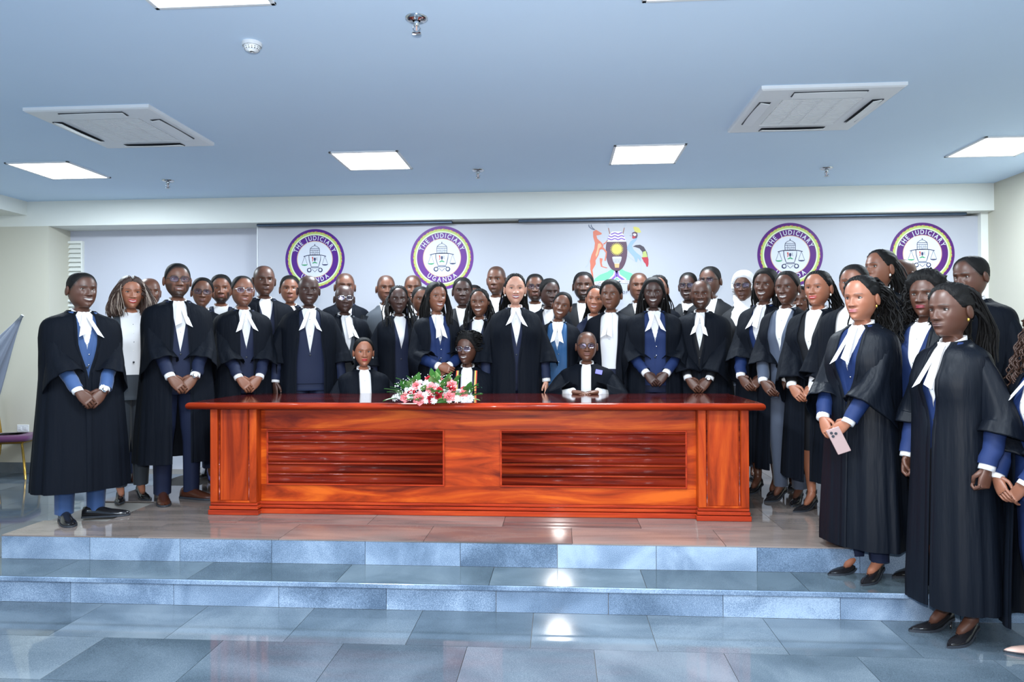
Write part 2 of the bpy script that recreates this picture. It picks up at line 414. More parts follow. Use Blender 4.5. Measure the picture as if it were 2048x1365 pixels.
# louvred shutter beside the corner
lv = at_y(125, 478, Y_RECESS); lv1 = at_y(166, 478, Y_RECESS)
W0 = float(lv1[0]-lv[0])
sh = empty('louvred_shutter', (float(lv[0]), Y_RECESS, 0)); tag(sh, 'narrow white louvred shutter on the wall beside the corner', 'shutter')
for k, (z0, z1) in enumerate(((1.75, 2.50), (0.92, 1.72), (0.1, 0.89))):
    fr = MB()
    fr.box(-0.03, 0.0, -0.045, 0, z0, z1, 0.003).box(W0, W0+0.02, -0.045, 0, z0, z1, 0.003)
    fr.box(0, W0, -0.045, 0, z0, z0+0.03, 0.003).box(0, W0, -0.045, 0, z1-0.03, z1, 0.003)
    fr.box(0, W0, -0.004, 0, z0, z1)
    fo = fr.build('shutter_frame', M['beam'], sh, False)
    z = z0+0.05
    while z < z1-0.04:
        V = [(0, -0.040, z), (W0, -0.040, z), (W0, -0.006, z+0.048), (0, -0.006, z+0.048), (0, -0.037, z-0.006), (W0, -0.037, z-0.006), (W0, -0.003, z+0.042), (0, -0.003, z+0.042)]
        MB().add(V, [[0, 1, 2, 3], [7, 6, 5, 4], [0, 4, 5, 1], [1, 5, 6, 2], [2, 6, 7, 3], [3, 7, 4, 0]]).build('slat', M['beam'], fo, False)
        z += 0.056

# ceiling lights with their own light
def ceiling_light(x, y, label, s=0.6):
    t = empty('ceiling_light', (x, y, Z_CEIL)); tag(t, label, 'light', 'square ceiling light panels')
    h = s/2
    fr = MB()
    for a in range(4):
        q = MB().box(-h-0.015, h+0.015, -h-0.015, -h+0.008, -0.012, 0.001, 0.002)
        V = np.concatenate(q.V); c, sn = math.cos(a*math.pi/2), math.sin(a*math.pi/2)
        V = np.stack([V[:, 0]*c-V[:, 1]*sn, V[:, 0]*sn+V[:, 1]*c, V[:, 2]], 1)
        fr.add(V, q.F)
    fr.build('frame', M['white_plastic'], t, False)
    MB().box(-h+0.006, h-0.006, -h+0.006, h-0.006, -0.008, -0.001).build('diffuser', M['light'], t, False)
    l = lamp('panel_light', 'AREA', (0, 0, -0.02), 74, (0.81, 0.92, 1.0), s-0.04); l.parent = t
LY = 6.39
ceiling_light(0.795, LY, 'lit square ceiling panel above the coat of arms, right of centre')
ceiling_light(-1.737, LY, 'lit square ceiling panel above the second emblem, left of centre')
ceiling_light(-4.88, LY+0.1, 'lit square ceiling panel in the far left corner beyond the air conditioner')
ceiling_light(float(at_z(1970, 307, Z_CEIL)[0]), LY, 'lit square ceiling panel at the right edge of the picture')
p = at_z(437, 8, Z_CEIL)
ceiling_light(float(p[0])-0.02, float(p[1])-0.30, 'lit square ceiling panel cut by the top edge, left, nearest the camera')
p = at_z(1408, 2, Z_CEIL)
ceiling_light(float(p[0]), float(p[1])-0.34, 'ceiling panel whose rim just touches the top edge, right of centre')
for x, xw in ((-4.9, 'far left'), (-1.74, 'left of the camera'), (0.8, 'right of the camera'), (3.6, 'far right')):
    for y, yw in ((1.2, 'overhead'), (-1.4, 'behind the camera')):
        ceiling_light(x, y, 'lit square ceiling panel out of view, %s row, %s' % (yw, xw))

def air_conditioner(x, y, label):
    t = empty('air_conditioner', (x, y, Z_CEIL)); tag(t, label, 'air conditioner', 'ceiling cassette air conditioners')
    s = 0.475
    # bevelled square cover with a hole for the grille
    rings = [(s, 0.0), (s, -0.022), (s-0.012, -0.030), (0.285, -0.036), (0.275, -0.030), (0.275, -0.010)]
    P = np.array([[(-a, -a, z), (a, -a, z), (a, a, z), (-a, a, z)] for a, z in rings])
    MB().grid(P, True).build('cover', M['white_plastic'], t, False)
    g = MB().box(-0.275, 0.275, -0.275, 0.275, -0.022, -0.018).build('grille', M['grey_plastic'], t, False)
    for k in range(26):
        yy = -0.262+k*0.021
        MB().box(-0.27, 0.27, yy-0.0055, yy+0.0055, -0.034, -0.022).build('grille_bar', M['white_plastic'], g, False)
    for k in range(3):
        xx = -0.135+k*0.135
        MB().box(xx-0.004, xx+0.004, -0.272, 0.272, -0.036, -0.030).build('grille_rib', M['white_plastic'], g, False)
    for a in range(4):
        c, sn = math.cos(a*math.pi/2), math.sin(a*math.pi/2)
        def rot(mb):
            V = np.concatenate(mb.V); return MB().add(np.stack([V[:, 0]*c-V[:, 1]*sn, V[:, 0]*sn+V[:, 1]*c, V[:, 2]], 1), mb.F)
        sl = rot(MB().box(-0.245, 0.245, -0.425, -0.345, -0.0365, -0.030)).build('air_slot', M['dark'], t, False)
        V = []
        for xx in np.linspace(-0.24, 0.24, 9):
            bow = 0.008*(1-(xx/0.24)**2)
            V += [(xx, -0.415-bow, -0.040), (xx, -0.352, -0.052-bow*0.5)]
        V = np.array(V).reshape(9, 2, 3); V2 = V+np.array([0, 0, 0.005])
        Q = np.concatenate([V, V2[:, ::-1]], 1)
        q = MB().grid(Q, True, cap0=True, cap1=True)
        rot(q).build('air_flap', M['white_plastic'], sl, False)
air_conditioner(1.364+0.475, 5.716-0.475, 'white ceiling cassette air conditioner on the right')
air_conditioner(-3.875+0.475, 5.726-0.475, 'white ceiling cassette air conditioner on the left')

def sprinkler(px, py, label):
    p = at_z(px, py, Z_CEIL)
    t = empty('fire_sprinkler', (float(p[0]), float(p[1]), Z_CEIL)); tag(t, label, 'sprinkler', 'chrome ceiling sprinklers')
    t.scale = (1.5, 1.5, 1.5)
    prof = [(0.040, 0), (0.040, -0.004), (0.030, -0.010), (0.014, -0.012)]
    MB().grid(lathe(prof, 16), True, cap1=True).build('escutcheon', M['chrome'], t)
    MB().grid(lathe([(0.009, -0.01), (0.009, -0.026), (0.006, -0.028)], 10), True, cap1=True).build('body', M['chrome'], t)
    for s_ in (-1, 1):
        MB().tube([(s_*0.008, 0, -0.025), (s_*0.013, 0, -0.038), (s_*0.004, 0, -0.052)], 0.002, 6).build('frame_arm', M['chrome'], t)
    MB().tube([(0, 0, -0.028), (0, 0, -0.052)], 0.003, 6).build('bulb', M['shoe_pink'], t)
    MB().grid(lathe([(0.004, -0.051), (0.017, -0.053), (0.017, -0.055), (0.002, -0.056)], 12), True, cap1=True).build('deflector', M['chrome'], t)
def lathe(prof, n=16):
    a = np.linspace(0, 2*math.pi, n, endpoint=False)
    return np.array([[(r*math.cos(t), r*math.sin(t), z) for t in a] for r, z in prof])
sprinkler(833, 36, 'large chrome sprinkler nearest the camera at the top of the picture')
sprinkler(336, 361, 'small chrome sprinkler beside the far left light panel')
sprinkler(956, 340, 'small chrome sprinkler between the two middle light panels')
sprinkler(1653, 336, 'small chrome sprinkler between the right air conditioner and the beam')
p = at_z(504, 86, Z_CEIL)
t = empty('smoke_detector', (float(p[0]), float(p[1]), Z_CEIL)); tag(t, 'round white smoke detector below the top left light panel', 'smoke detector')
MB().grid(lathe([(0.055, 0), (0.055, -0.018), (0.052, -0.022)], 28), True, cap1=True).build('base', M['white_plastic'], t)
MB().grid(lathe([(0.046, -0.02), (0.044, -0.036), (0.034, -0.046), (0.012, -0.050)], 28), True, cap1=True).build('dome', M['white_plastic'], t)
for k in range(16):
    a = k*math.pi/8; c, s_ = math.cos(a), math.sin(a)
    V = [(0.0455*c-0.004*s_*q, 0.0455*s_+0.004*c*q, -0.030) for q in (-1, 1)]+[(0.0395*c-0.003*s_*q, 0.0395*s_+0.003*c*q, -0.043) for q in (1, -1)]
    MB().add(V, [[0, 1, 2, 3]]).build('vent_slot', M['dark'], t, False)
p = at_y(47, 857, Y_BEAM)
t = empty('wall_socket', (float(p[0]), Y_BEAM, float(p[2]))); tag(t, 'white double wall socket behind the purple chairs', 'socket')
MB().box(-0.073, 0.073, -0.012, 0, -0.043, 0.043, 0.004).build('plate', M['white_plastic'], t, False)
for s_ in (-1, 1):
    MB().box(s_*0.036-0.02, s_*0.036+0.02, -0.016, -0.011, -0.02, 0.02, 0.002).build('rocker', M['white_plastic'], t, False)

# ------------------------------------------------------------------ table
TY = 4.76
def tx(px): return float(at_y(px, 930, TY)[0])
def tz(py, px=960): return float(at_y(px, py, TY)[2])
TX0, TX1 = tx(421), tx(1498)
TC = (TX0+TX1)/2
table = empty('conference_table', (TC, TY, 0)); tag(table, 'long polished mahogany conference table with slatted front panels', 'table')
A0, A1 = TX0-TC, TX1-TC
PW = 0.335; REC = 0.075; DEP = 0.86
ZT0, ZT1 = 0.745, 0.795
# top: bullnosed slab
ox0, ox1 = tx(380)-TC+0.0, tx(1527)-TC
n = 10; prof = [(math.cos(a), math.sin(a)) for a in np.linspace(-math.pi/2, math.pi/2, n)]
rr = (ZT1-ZT0)/2; zc = (ZT0+ZT1)/2
ring = []
for c, s_ in prof:
    e = rr*c
    x0, x1, y0, y1 = ox0+rr-e, ox1-rr+e, -0.065+rr-e, DEP+0.06-rr+e
    ring.append([(x0, y0, zc+s_*rr), (x1, y0, zc+s_*rr), (x1, y1, zc+s_*rr), (x0, y1, zc+s_*rr)])
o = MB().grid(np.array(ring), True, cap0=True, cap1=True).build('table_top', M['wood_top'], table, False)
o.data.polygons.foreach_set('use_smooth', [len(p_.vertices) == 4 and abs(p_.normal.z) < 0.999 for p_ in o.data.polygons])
o.data.materials.append(M['wood_reflection'])  # upper face takes the colour darkened for reflections
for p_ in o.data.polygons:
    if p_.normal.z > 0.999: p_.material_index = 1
# end pedestals
for s_, x0, x1 in ((-1, A0, A0+PW), (1, A1-PW, A1)):
    c0 = (x0+x1)/2; w = PW/2
    ped = MB().box(x0, x1, 0.012, DEP, 0.0, ZT0).build('pedestal', M['wood_v'], table, False)
    for k, (za, zb, out) in enumerate(((0, 0.035, 0.014), (0.039, 0.062, 0.008), (0.066, 0.085, 0.003))):
        MB().box(x0-out, x1+out, 0.012-out-0.01, DEP, za, zb, 0.004).build('base_moulding', M['wood_top'], ped, False)
    for xa, xb in ((x0, x0+0.052), (x1-0.052, x1)):
        MB().box(xa, xb, -0.006, 0.012, 0.09, ZT0, 0.003).build('stile', M['wood_v'], ped, False)
    for xx in (x0+0.060, x1-0.060):
        MB().tube([(xx, 0.010, 0.095), (xx, 0.010, ZT0)], 0.006, 8).build('bead', M['wood_slat'], ped)
    MB().box(x0+0.07, x1-0.07, 0.004, 0.014, 0.10, ZT0-0.002, 0.003).build('panel', M['wood_v'], ped, False)
    MB().box(x0, x1, -0.004, 0.012, 0.086, 0.10, 0.003).build('rail', M['wood_v'], ped, False)
# recessed centre
q0, q1 = A0+PW, A1-PW
fp = MB().box(q0, q1, REC, REC+0.03, 0.0, ZT0).build('front_panel', M['wood'], table, False)
MB().box(q0, q1, REC-0.004, REC+0.002, 0.60, ZT0, 0.002).build('upper_rail', M['wood'], fp, False)
MB().box(q0, q1, REC-0.004, REC+0.002, 0.085, 0.205, 0.002).build('lower_rail', M['wood'], fp, False)
for za, zb, out in ((0, 0.035, 0.03), (0.039, 0.060, 0.022), (0.064, 0.083, 0.014)):
    MB().box(q0-0.002, q1+0.002, REC-out, REC+0.01, za, zb, 0.004).build('base_moulding', M['wood_top'], fp, False)
TYR = TY+REC
for a, b in ((538, 886), (1004, 1370)):
    x0 = float(at_y(a, 920, TYR)[0])-TC; x1 = float(at_y(b, 920, TYR)[0])-TC
    z1, z0 = 0.588, 0.212
    sp = MB()
    sp.box(x0-0.012, x1+0.012, REC-0.016, REC, z1, z1+0.010, 0.002).box(x0-0.012, x1+0.012, REC-0.016, REC, z0-0.010, z0, 0.002)
    sp.box(x0-0.012, x0, REC-0.016, REC, z0, z1, 0.002).box(x1, x1+0.012, REC-0.016, REC, z0, z1, 0.002)
    spo = sp.build('slatted_panel', M['wood_top'], table, False)
    hs = (z1-z0)/5
    for k in range(5):
        za, zb = z0+k*hs+0.0015, z0+(k+1)*hs-0.0015
        # each slat: convex board, thick at its top edge
        pr = [(REC, za), (REC-0.004, za), (REC-0.006, za+hs*0.25), (REC-0.010, za+hs*0.55), (REC-0.016, za+hs*0.82), (REC-0.022, zb-0.010), (REC-0.024, zb-0.004), (REC-0.018, zb), (REC, zb)]
        G = np.array([[(x, y, z) for y, z in pr] for x in (x0, x1)])
        so = MB().grid(G, True, cap0=True, cap1=True).build('slat', M['wood_slat'], spo, True)
        so.data.polygons.foreach_set('use_smooth', [len(p_.vertices) == 4 for p_ in so.data.polygons])

# ------------------------------------------------------------------ chairs
def banquet_chair(loc, rz, label):
    t = empty('banquet_chair', loc, rz); tag(t, label, 'chair', 'purple banquet chairs by the left wall')
    # local: faces -Y ; seat 0.46 high
    ss = []
    for (z, e) in ((0.425, 0.0), (0.430, 0.012), (0.455, 0.018), (0.480, 0.010), (0.492, -0.02), (0.496, -0.08)):
        a = np.linspace(0, 2*math.pi, 36, endpoint=False)
        x = (0.205+e)*np.sign(np.cos(a))*np.abs(np.cos(a))**0.35; y = (0.205+e)*np.sign(np.sin(a))*np.abs(np.sin(a))**0.35
        ss.append(np.stack([x, y, np.full_like(a, z)], 1))
    MB().grid(np.array(ss)*np.array([1, 1.12, 1]), True, cap0=True, cap1=True).build('seat', M['purple'], t)
    MB().tube([(-0.20, -0.20, 0.415), (0.20, -0.20, 0.415), (0.20, 0.20, 0.415), (-0.20, 0.20, 0.415), (-0.20, -0.20, 0.415)], 0.012, 8).build('seat_frame', M['gold'], t)
    for s_ in (-1, 1):
        MB().tube([(s_*0.195, -0.19, 0.42), (s_*0.20, -0.215, 0.2), (s_*0.20, -0.23, 0.0)], 0.013, 8).build('leg', M['gold'], t)
        MB().tube([(s_*0.20, 0.27, 0.0), (s_*0.20, 0.21, 0.25), (s_*0.20, 0.19, 0.45), (s_*0.195, 0.22, 0.7), (s_*0.16, 0.26, 0.92)], 0.013, 8).build('leg', M['gold'], t)
    G = []
    for z in np.linspace(0.55, 0.93, 9):
        w = 0.18*(1-0.25*max(0, (z-0.7)/0.23)**2); y = 0.195+0.10*(z-0.45)**1.2
        a = np.linspace(0, 2*math.pi, 20, endpoint=False)
        G.append(np.stack([w*np.sign(np.cos(a))*np.abs(np.cos(a))**0.5, y+0.022*np.sin(a), np.full_like(a, z)], 1))
    MB().grid(np.array(G), True, cap0=True, cap1=True).build('backrest', M['purple'], t)
p = at_z(22, 956, Z_FLOOR)
banquet_chair((float(p[0])-0.03, float(p[1])+0.04, Z_FLOOR), R(106), 'purple and gold banquet chair by the left wall, nearer the socket')
banquet_chair((float(p[0])-0.40, float(p[1])-0.40, Z_FLOOR), R(106), 'purple and gold banquet chair cut by the left edge')

def office_chair(x, y, label):
    t = empty('office_chair', (x, y, 0)); tag(t, label, 'chair', 'black leather chairs behind the table')
    def pad(zs, w, yf, th, name):
        G = []
        a = np.linspace(0, 2*math.pi, 28, endpoint=False)
        for i, z in enumerate(zs):
            e = 1-0.9*(abs(2*i/(len(zs)-1)-1))**6*0.25
            G.append(np.stack([w(z)*e*np.sign(np.cos(a))*np.abs(np.cos(a))**0.4, yf(z)+th*e*np.sign(np.sin(a))*np.abs(np.sin(a))**0.6, np.full_like(a, z)], 1))
        MB().grid(np.array(G), True, cap0=True, cap1=True).build(name, M['leather'], t)
    pad(np.linspace(0.50, 1.06, 14), lambda z: 0.255-0.05*max(0, (z-0.85)/0.2)**2, lambda z: 0.26+0.12*(z-0.5), 0.045, 'backrest')
    G = []
    a = np.linspace(0, 2*math.pi, 28, endpoint=False)
    for z, e in ((0.40, 0.9), (0.42, 1), (0.47, 1), (0.49, 0.92)):
        G.append(np.stack([0.26*e*np.sign(np.cos(a))*np.abs(np.cos(a))**0.4, 0.02+0.25*e*np.sign(np.sin(a))*np.abs(np.sin(a))**0.4, np.full_like(a, z)], 1))
    MB().grid(np.array(G), True, cap0=True, cap1=True).build('seat', M['leather'], t)
    for s_ in (-1, 1):
        MB().tube([(s_*0.28, 0.2, 0.45), (s_*0.29, 0.2, 0.66), (s_*0.29, 0.0, 0.68), (s_*0.29, -0.14, 0.67)], 0.02, 8).build('armrest', M['leather'], t)
    MB().tube([(0, 0.02, 0.10), (0, 0.02, 0.41)], 0.03, 10).build('column', M['chrome'], t)
    for k in range(5):
        a_ = k*2*math.pi/5
        lg = MB().tube([(0, 0.02, 0.11), (0.15*math.cos(a_), 0.02+0.15*math.sin(a_), 0.085), (0.28*math.cos(a_), 0.02+0.28*math.sin(a_), 0.065)], 0.018, 8).build('leg', M['chrome'], t)
        MB().grid(ellipsoid((0.28*math.cos(a_), 0.02+0.28*math.sin(a_), 0.03), (0.03, 0.03, 0.03)), True, cap0=True, cap1=True).build('castor', M['leather'], lg)

# grey cloth hanging from a point on the left
ap = at_y(41, 637, 6.4)
t = empty('folded_parasol', (float(ap[0])-0.55, 6.4, Z_FLOOR)); tag(t, 'grey folded parasol cloth leaning by the left wall, cut by the left edge', 'parasol')
tip = np.array([0.55, 0, float(ap[2])-Z_FLOOR]); foot = np.array([-0.62, 0, 0.03])
MB().tube([tip+np.array([0.02, 0, 0.03]), (tip+foot)/2, foot], 0.014, 8).build('pole', M['grey_plastic'], t)
G = []
for i, u in enumerate(np.linspace(0, 1, 26)):
    c = tip+(foot-tip)*(u*0.95)
    ax = norm(foot-tip); sx = norm(np.cross(ax, [0, 1, 0])); sy = np.array([0, 1.0, 0])
    a = np.linspace(0, 2*math.pi, 64, endpoint=False)
    r = 0.02+0.36*math.sin(min(u*1.15, 1)*math.pi/2)**1.15*(1+0.16*np.sin(7*a+2*u)+0.09*np.sin(13*a+1))
    G.append(c+(r*np.cos(a))[:, None]*sx*0.85+(r*np.sin(a))[:, None]*sy*0.55)
MB().grid(np.array(G), True, cap0=True).build('canopy', M['drape'], t)

# ------------------------------------------------------------------ emblems printed on the backdrop
def flat(name, c, rough=0.45):
    return mat(name, c, rough, spec=0.3)
E_PURPLE = [flat('emblem_violet', (0.075, 0.012, 0.20)), flat('emblem_plum', (0.115, 0.022, 0.225)), flat('emblem_purple', (0.085, 0.012, 0.165)), flat('emblem_aubergine', (0.080, 0.012, 0.150))]
E_GREEN = flat('emblem_lime', (0.42, 0.52, 0.14)); E_PALE = flat('emblem_pale_green', (0.62, 0.72, 0.50))
E_ORANGE = flat('emblem_orange', (0.55, 0.16, 0.08)); E_WHITE = flat('emblem_white', (0.60, 0.63, 0.70))
E_INK = flat('emblem_ink', (0.03, 0.035, 0.10)); E_GOLD = flat('emblem_tan', (0.58, 0.36, 0.24)); E_RED = flat('emblem_red', (0.52, 0.06, 0.04))
E_DKGREEN = flat('emblem_green', (0.05, 0.30, 0.13)); E_GREY = flat('emblem_grey', (0.35, 0.38, 0.42))
def annulus(r0, r1, y0, y1, n=96, r1f=None):
    a = np.linspace(0, 2*math.pi, n, endpoint=False)
    ro = np.full(n, r1) if r1f is None else r1f(a)
    c, s_ = np.cos(a), np.sin(a); ri = np.full(n, r0)
    P = np.array([np.stack([r*c, np.full(n, y), r*s_], 1) for r, y in ((ri, y1), (ri, y0), (ro, y0), (ro, y1))])
    return MB().grid(P, True)
def disc(r, y0, y1, n=72, cx=0, cz=0):
    a = np.linspace(0, 2*math.pi, n, endpoint=False)
    return MB().poly([(cx+r*math.cos(t), cz+r*math.sin(t)) for t in a], y0, y1)
def stroke(pts, w, y0, y1, mb=None, closed=False):
    """flat line of width w in XZ"""
    mb = mb or MB(); P = np.asarray(pts, float)
    if closed: P = np.vstack([P, P[:1]])
    T = norm(np.gradient(P, axis=0)); Nn = np.stack([-T[:, 1], T[:, 0]], 1)
    A, B = P+Nn*w/2, P-Nn*w/2
    G = np.array([[(a[0], y0, a[1]), (b[0], y0, b[1]), (b[0], y1, b[1]), (a[0], y1, a[1])] for a, b in zip(A, B)])
    return mb.grid(G, True, cap0=True, cap1=True)
GLYPHS = {}
def glyph(ch, size, thick=0.0):
    k = (ch, size, thick)
    if k not in GLYPHS:
        cu = bpy.data.curves.new('glyph', 'FONT'); cu.body = ch; cu.size = size; cu.align_x = 'CENTER'
        cu.extrude = 0.0012; cu.offset = thick; cu.resolution_u = 3
        ob = bpy.data.objects.new('glyph_tmp', cu); COL.objects.link(ob)
        bpy.context.view_layer.update()
        me = bpy.data.meshes.new_from_object(ob)
        bpy.data.objects.remove(ob)
        V = np.array([v.co[:] for v in me.vertices]) if len(me.vertices) else np.zeros((0, 3))
        F = [list(p_.vertices) for p_ in me.polygons]
        bpy.data.meshes.remove(me)
        GLYPHS[k] = (V, F)
    return GLYPHS[k]
def letter(ch, size, x, z, rot, y, thick=0.0, squeeze=0.85):
    V, F = glyph(ch, size, thick)
    c, s_ = math.cos(rot), math.sin(rot)
    vx = V[:, 0]*squeeze; vz = V[:, 1]
    return MB().add(np.stack([x+vx*c-vz*s_, y-V[:, 2], z+vx*s_+vz*c], 1), F)

def judiciary_emblem(px, py, rp, k, label):
    p = at_y(px, py, Y_BOARD)
    r = rp/F_PX*float(np.dot(p-CAM, AX_F))
    t = empty('judiciary_emblem', (float(p[0]), Y_BOARD, float(p[2]))); tag(t, label, 'emblem', 'round purple judiciary emblems on the backdrop')
    pur = E_PURPLE[k]
    rnd = random.Random(5)
    annulus(0.76*r, r, -0.003, 0.0).build('outer_ring', pur, t, False)
    ph = [rnd.uniform(0, 6.28) for _ in range(4)]
    tooth = lambda a: r*(0.90+0.010*np.sign(np.sin(43*a+ph[0]))*np.abs(np.sin(43*a+ph[0]))**0.6+0.009*np.sin(67*a+ph[1]))
    annulus(0.84*r, 0.93*r, -0.0042, -0.001, 480, lambda a: tooth(a+0.05)+0.008*r).build('crested_ring', E_ORANGE, t, False)
    annulus(0.82*r, 0.93*r, -0.0054, -0.001, 480, tooth).build('crested_ring', E_GREEN, t, False)
    annulus(0.795*r, 0.835*r, -0.0064, -0.001).build('pale_ring', E_PALE, t, False)
    annulus(0.60*r, 0.79*r, -0.0068, -0.001).build('lettering_ring', pur, t, False)
    annulus(0.585*r, 0.605*r, -0.0072, -0.001).build('inner_rim', E_GOLD, t, False)
    disc(0.59*r, -0.0062, -0.001).build('centre_disc', E_WHITE, t, False)
    y = -0.0074; sz = 0.205*r
    tx_ = 'THE JUDICIARY'; wd = {'I': 0.085, ' ': 0.10, 'J': 0.11, 'E': 0.135, 'T': 0.145}
    adv = [wd.get(c, 0.16) for c in tx_]; tot = sum(adv); a = tot/2/0.70*0.98; 
    for c, w in zip(tx_, adv):
        a -= w/2/0.70*0.98
        if c != ' ':
            letter(c, sz, -0.63*r*math.sin(a), 0.63*r*math.cos(a), a, y, 0.0010).build('letter', E_WHITE, t, False)
        a -= w/2/0.70*0.98
    word = 'UGANDA'; step_ = 0.245; a = -step_*(len(word)-1)/2
    for c in word:
        letter(c, sz, 0.755*r*math.sin(a), -0.755*r*math.cos(a), a, y, 0.0010).build('letter', E_WHITE, t, False)
        a += step_
    # the scales with a drum and crown
    w = 0.014*r; y0, y1 = -0.0085, -0.006
    S = lambda pts, ww=w: (np.array(pts)*r, ww)
    crown = MB()
    def ln(pts, ww=w, closed=False, mb=crown): stroke(np.array(pts)*r, ww, y0, y1, mb, closed)
    ln([(-0.155, 0.14), (-0.16, 0.30), (-0.15, 0.36), (-0.08, 0.42), (0, 0.45), (0.08, 0.42), (0.15, 0.36), (0.16, 0.30), (0.155, 0.14)])
    ln([(-0.16, 0.30), (0.16, 0.30)]); ln([(-0.15, 0.355), (0.15, 0.355)]); ln([(-0.158, 0.22), (0.158, 0.22)], w*0.6)
    ln([(-0.09, 0.15), (-0.09, 0.30)], w*0.5); ln([(0.09, 0.15), (0.09, 0.30)], w*0.5); ln([(-0.04, 0.19), (0.04, 0.19), (0.04, 0.27), (-0.04, 0.27)], w*0.5, True)
    ln([(0, 0.45), (0, 0.50)], w*1.6)
    crown.build('crown', E_INK, t, False)
    drum = MB()
    ln([(-0.20, 0.135), (-0.19, -0.02), (-0.15, -0.17), (-0.12, -0.25), (0.12, -0.25), (0.15, -0.17), (0.19, -0.02), (0.20, 0.135)], w*1.3, True, drum)
    drum.build('drum_outline', E_INK, t, False)
    beam = MB()
    ln([(-0.38, 0.095), (-0.24, 0.13), (0, 0.15), (0.24, 0.13), (0.38, 0.095)], w*1.6, False, beam)
    for s_ in (-1, 1):
        ln([(s_*0.34, 0.10), (s_*0.44, -0.17)], w*0.45, False, beam); ln([(s_*0.34, 0.10), (s_*0.25, -0.17)], w*0.45, False, beam)
    beam.build('balance_beam', E_INK, t, False)
    for s_ in (-1, 1):
        MB().poly([(s_*r*0.345+r*0.105*c, r*-0.17+min(0, 0.045*r*v)) for c, v in [(-1, 0), (-0.7, -0.7), (0, -1), (0.7, -0.7), (1, 0)]], y0, y1).build('scale_pan', E_DKGREEN if s_ < 0 else E_INK, t, False)
        disc(0.075*r, y0, y1, 20, s_*0.19*r, -0.36*r).build('scroll_end', E_INK, t, False)
        disc(0.045*r, y0-0.001, y1, 16, s_*0.185*r, -0.355*r).build('scroll_core', E_WHITE, t, False)
    sc = MB()
    ln([(-0.22, -0.31), (-0.12, -0.28), (0, -0.285), (0.12, -0.28), (0.22, -0.31)], w*1.2, False, sc)
    ln([(-0.09, -0.33), (0, -0.42), (0.09, -0.33)], w*1.0, False, sc)
    sc.build('scroll', E_INK, t, False)
    # small arms in the middle
    MB().poly([(x*r, z*r) for x, z in [(-0.028, 0.05), (0.028, 0.05), (0.034, -0.02), (0, -0.075), (-0.034, -0.02)]], y0, y1).build('small_shield', E_INK, t, False)
    MB().poly([(x*r, z*r) for x, z in [(-0.10, -0.13), (0, -0.075), (0.10, -0.13), (0.05, -0.14), (0, -0.12), (-0.05, -0.14)]], y0, y1).build('small_mound', E_DKGREEN, t, False)
    MB().poly([(x*r, z*r) for x, z in [(-0.10, 0.07), (-0.06, 0.08), (-0.05, 0.02), (-0.07, -0.07), (-0.09, -0.07), (-0.075, 0.0)]], y0, y1).build('small_antelope', E_RED, t, False)
    MB().poly([(x*r, z*r) for x, z in [(0.06, 0.07), (0.085, 0.05), (0.075, 0.0), (0.10, -0.05), (0.06, -0.03), (0.05, 0.02)]], y0, y1).build('small_crane', E_GREY, t, False)
judiciary_emblem(630, 519, 60.5, 0, 'round purple emblem at the left end of the backdrop')
judiciary_emblem(884, 516, 63.5, 1, 'round plum emblem second from the left on the backdrop')
judiciary_emblem(1580, 510, 64, 2, 'round purple emblem third from the left, above the woman in the white headscarf')
judiciary_emblem(1844, 508, 62.5, 3, 'round purple emblem at the right end of the backdrop')

# ------------------------------------------------------------------ coat of arms (drawn in photo pixels of its own crop, then scaled)
cp = at_y(1233, 510, Y_BOARD); cs = float(np.dot(cp-CAM, AX_F))/F_PX
arms = empty('coat_of_arms', (float(cp[0]), Y_BOARD, float(cp[2]))); tag(arms, 'painted coat of arms with antelope, shield and crested crane on the backdrop', 'coat of arms')
def K(pts, ox=825.0, oz=642.0): return [((x-ox)/8.03*cs, -(z-oz)/8.03*cs) for x, z in pts]
C = {k: flat('arms_'+k, v) for k, v in dict(rust=(0.56, 0.15, 0.09), tan=(0.62, 0.36, 0.20), shield=(0.085, 0.035, 0.065), sun=(0.72, 0.62, 0.10), violet=(0.20, 0.10, 0.42),
      white=(0.72, 0.72, 0.80), steel=(0.40, 0.43, 0.50), shaft=(0.28, 0.14, 0.12), sky=(0.26, 0.38, 0.62), crest=(0.60, 0.56, 0.14), black=(0.05, 0.04, 0.06), red=(0.42, 0.03, 0.05),
      mound=(0.16, 0.58, 0.33), olive=(0.42, 0.48, 0.16), drum=(0.55, 0.56, 0.60), ochre=(0.62, 0.40, 0.18), ink=(0.10, 0.12, 0.18)).items()}
def piece(name, pts, c, lvl=1):
    n = len(pts); 
    mb = MB(); q = K(pts); bm = bmesh.new()
    ar = sum(q[i-1][0]*q[i][1]-q[i][0]*q[i-1][1] for i in range(len(q)))
    if ar < 0: q = q[::-1]
    vs = [bm.verts.new((x, -0.0008-0.0012*lvl, z)) for x, z in q]
    from mathutils.geometry import tessellate_polygon
    for tri in tessellate_polygon([[Vector((x, z, 0)) for x, z in q]]):
        a_, b_, c_ = [q[i] for i in tri]
        if (b_[0]-a_[0])*(c_[1]-a_[1])-(c_[0]-a_[0])*(b_[1]-a_[1]) < 0: tri = tri[::-1]
        bm.faces.new([vs[i] for i in tri])
    r_ = bmesh.ops.extrude_face_region(bm, geom=bm.faces[:])
    for v in r_['geom']:
        if isinstance(v, bmesh.types.BMVert): v.co.y = 0.0
    bm.verts.index_update()
    mb.add([v.co[:] for v in bm.verts], [[v.index for v in ff.verts] for ff in bm.faces]); bm.free()
    return mb.build(name, C[c], arms, False)
def line(name, pts, w, c, lvl=1):
    return stroke(K(pts), w/8.03*cs, -0.0008-0.0012*lvl, 0, None).build(name, C[c], arms, False)
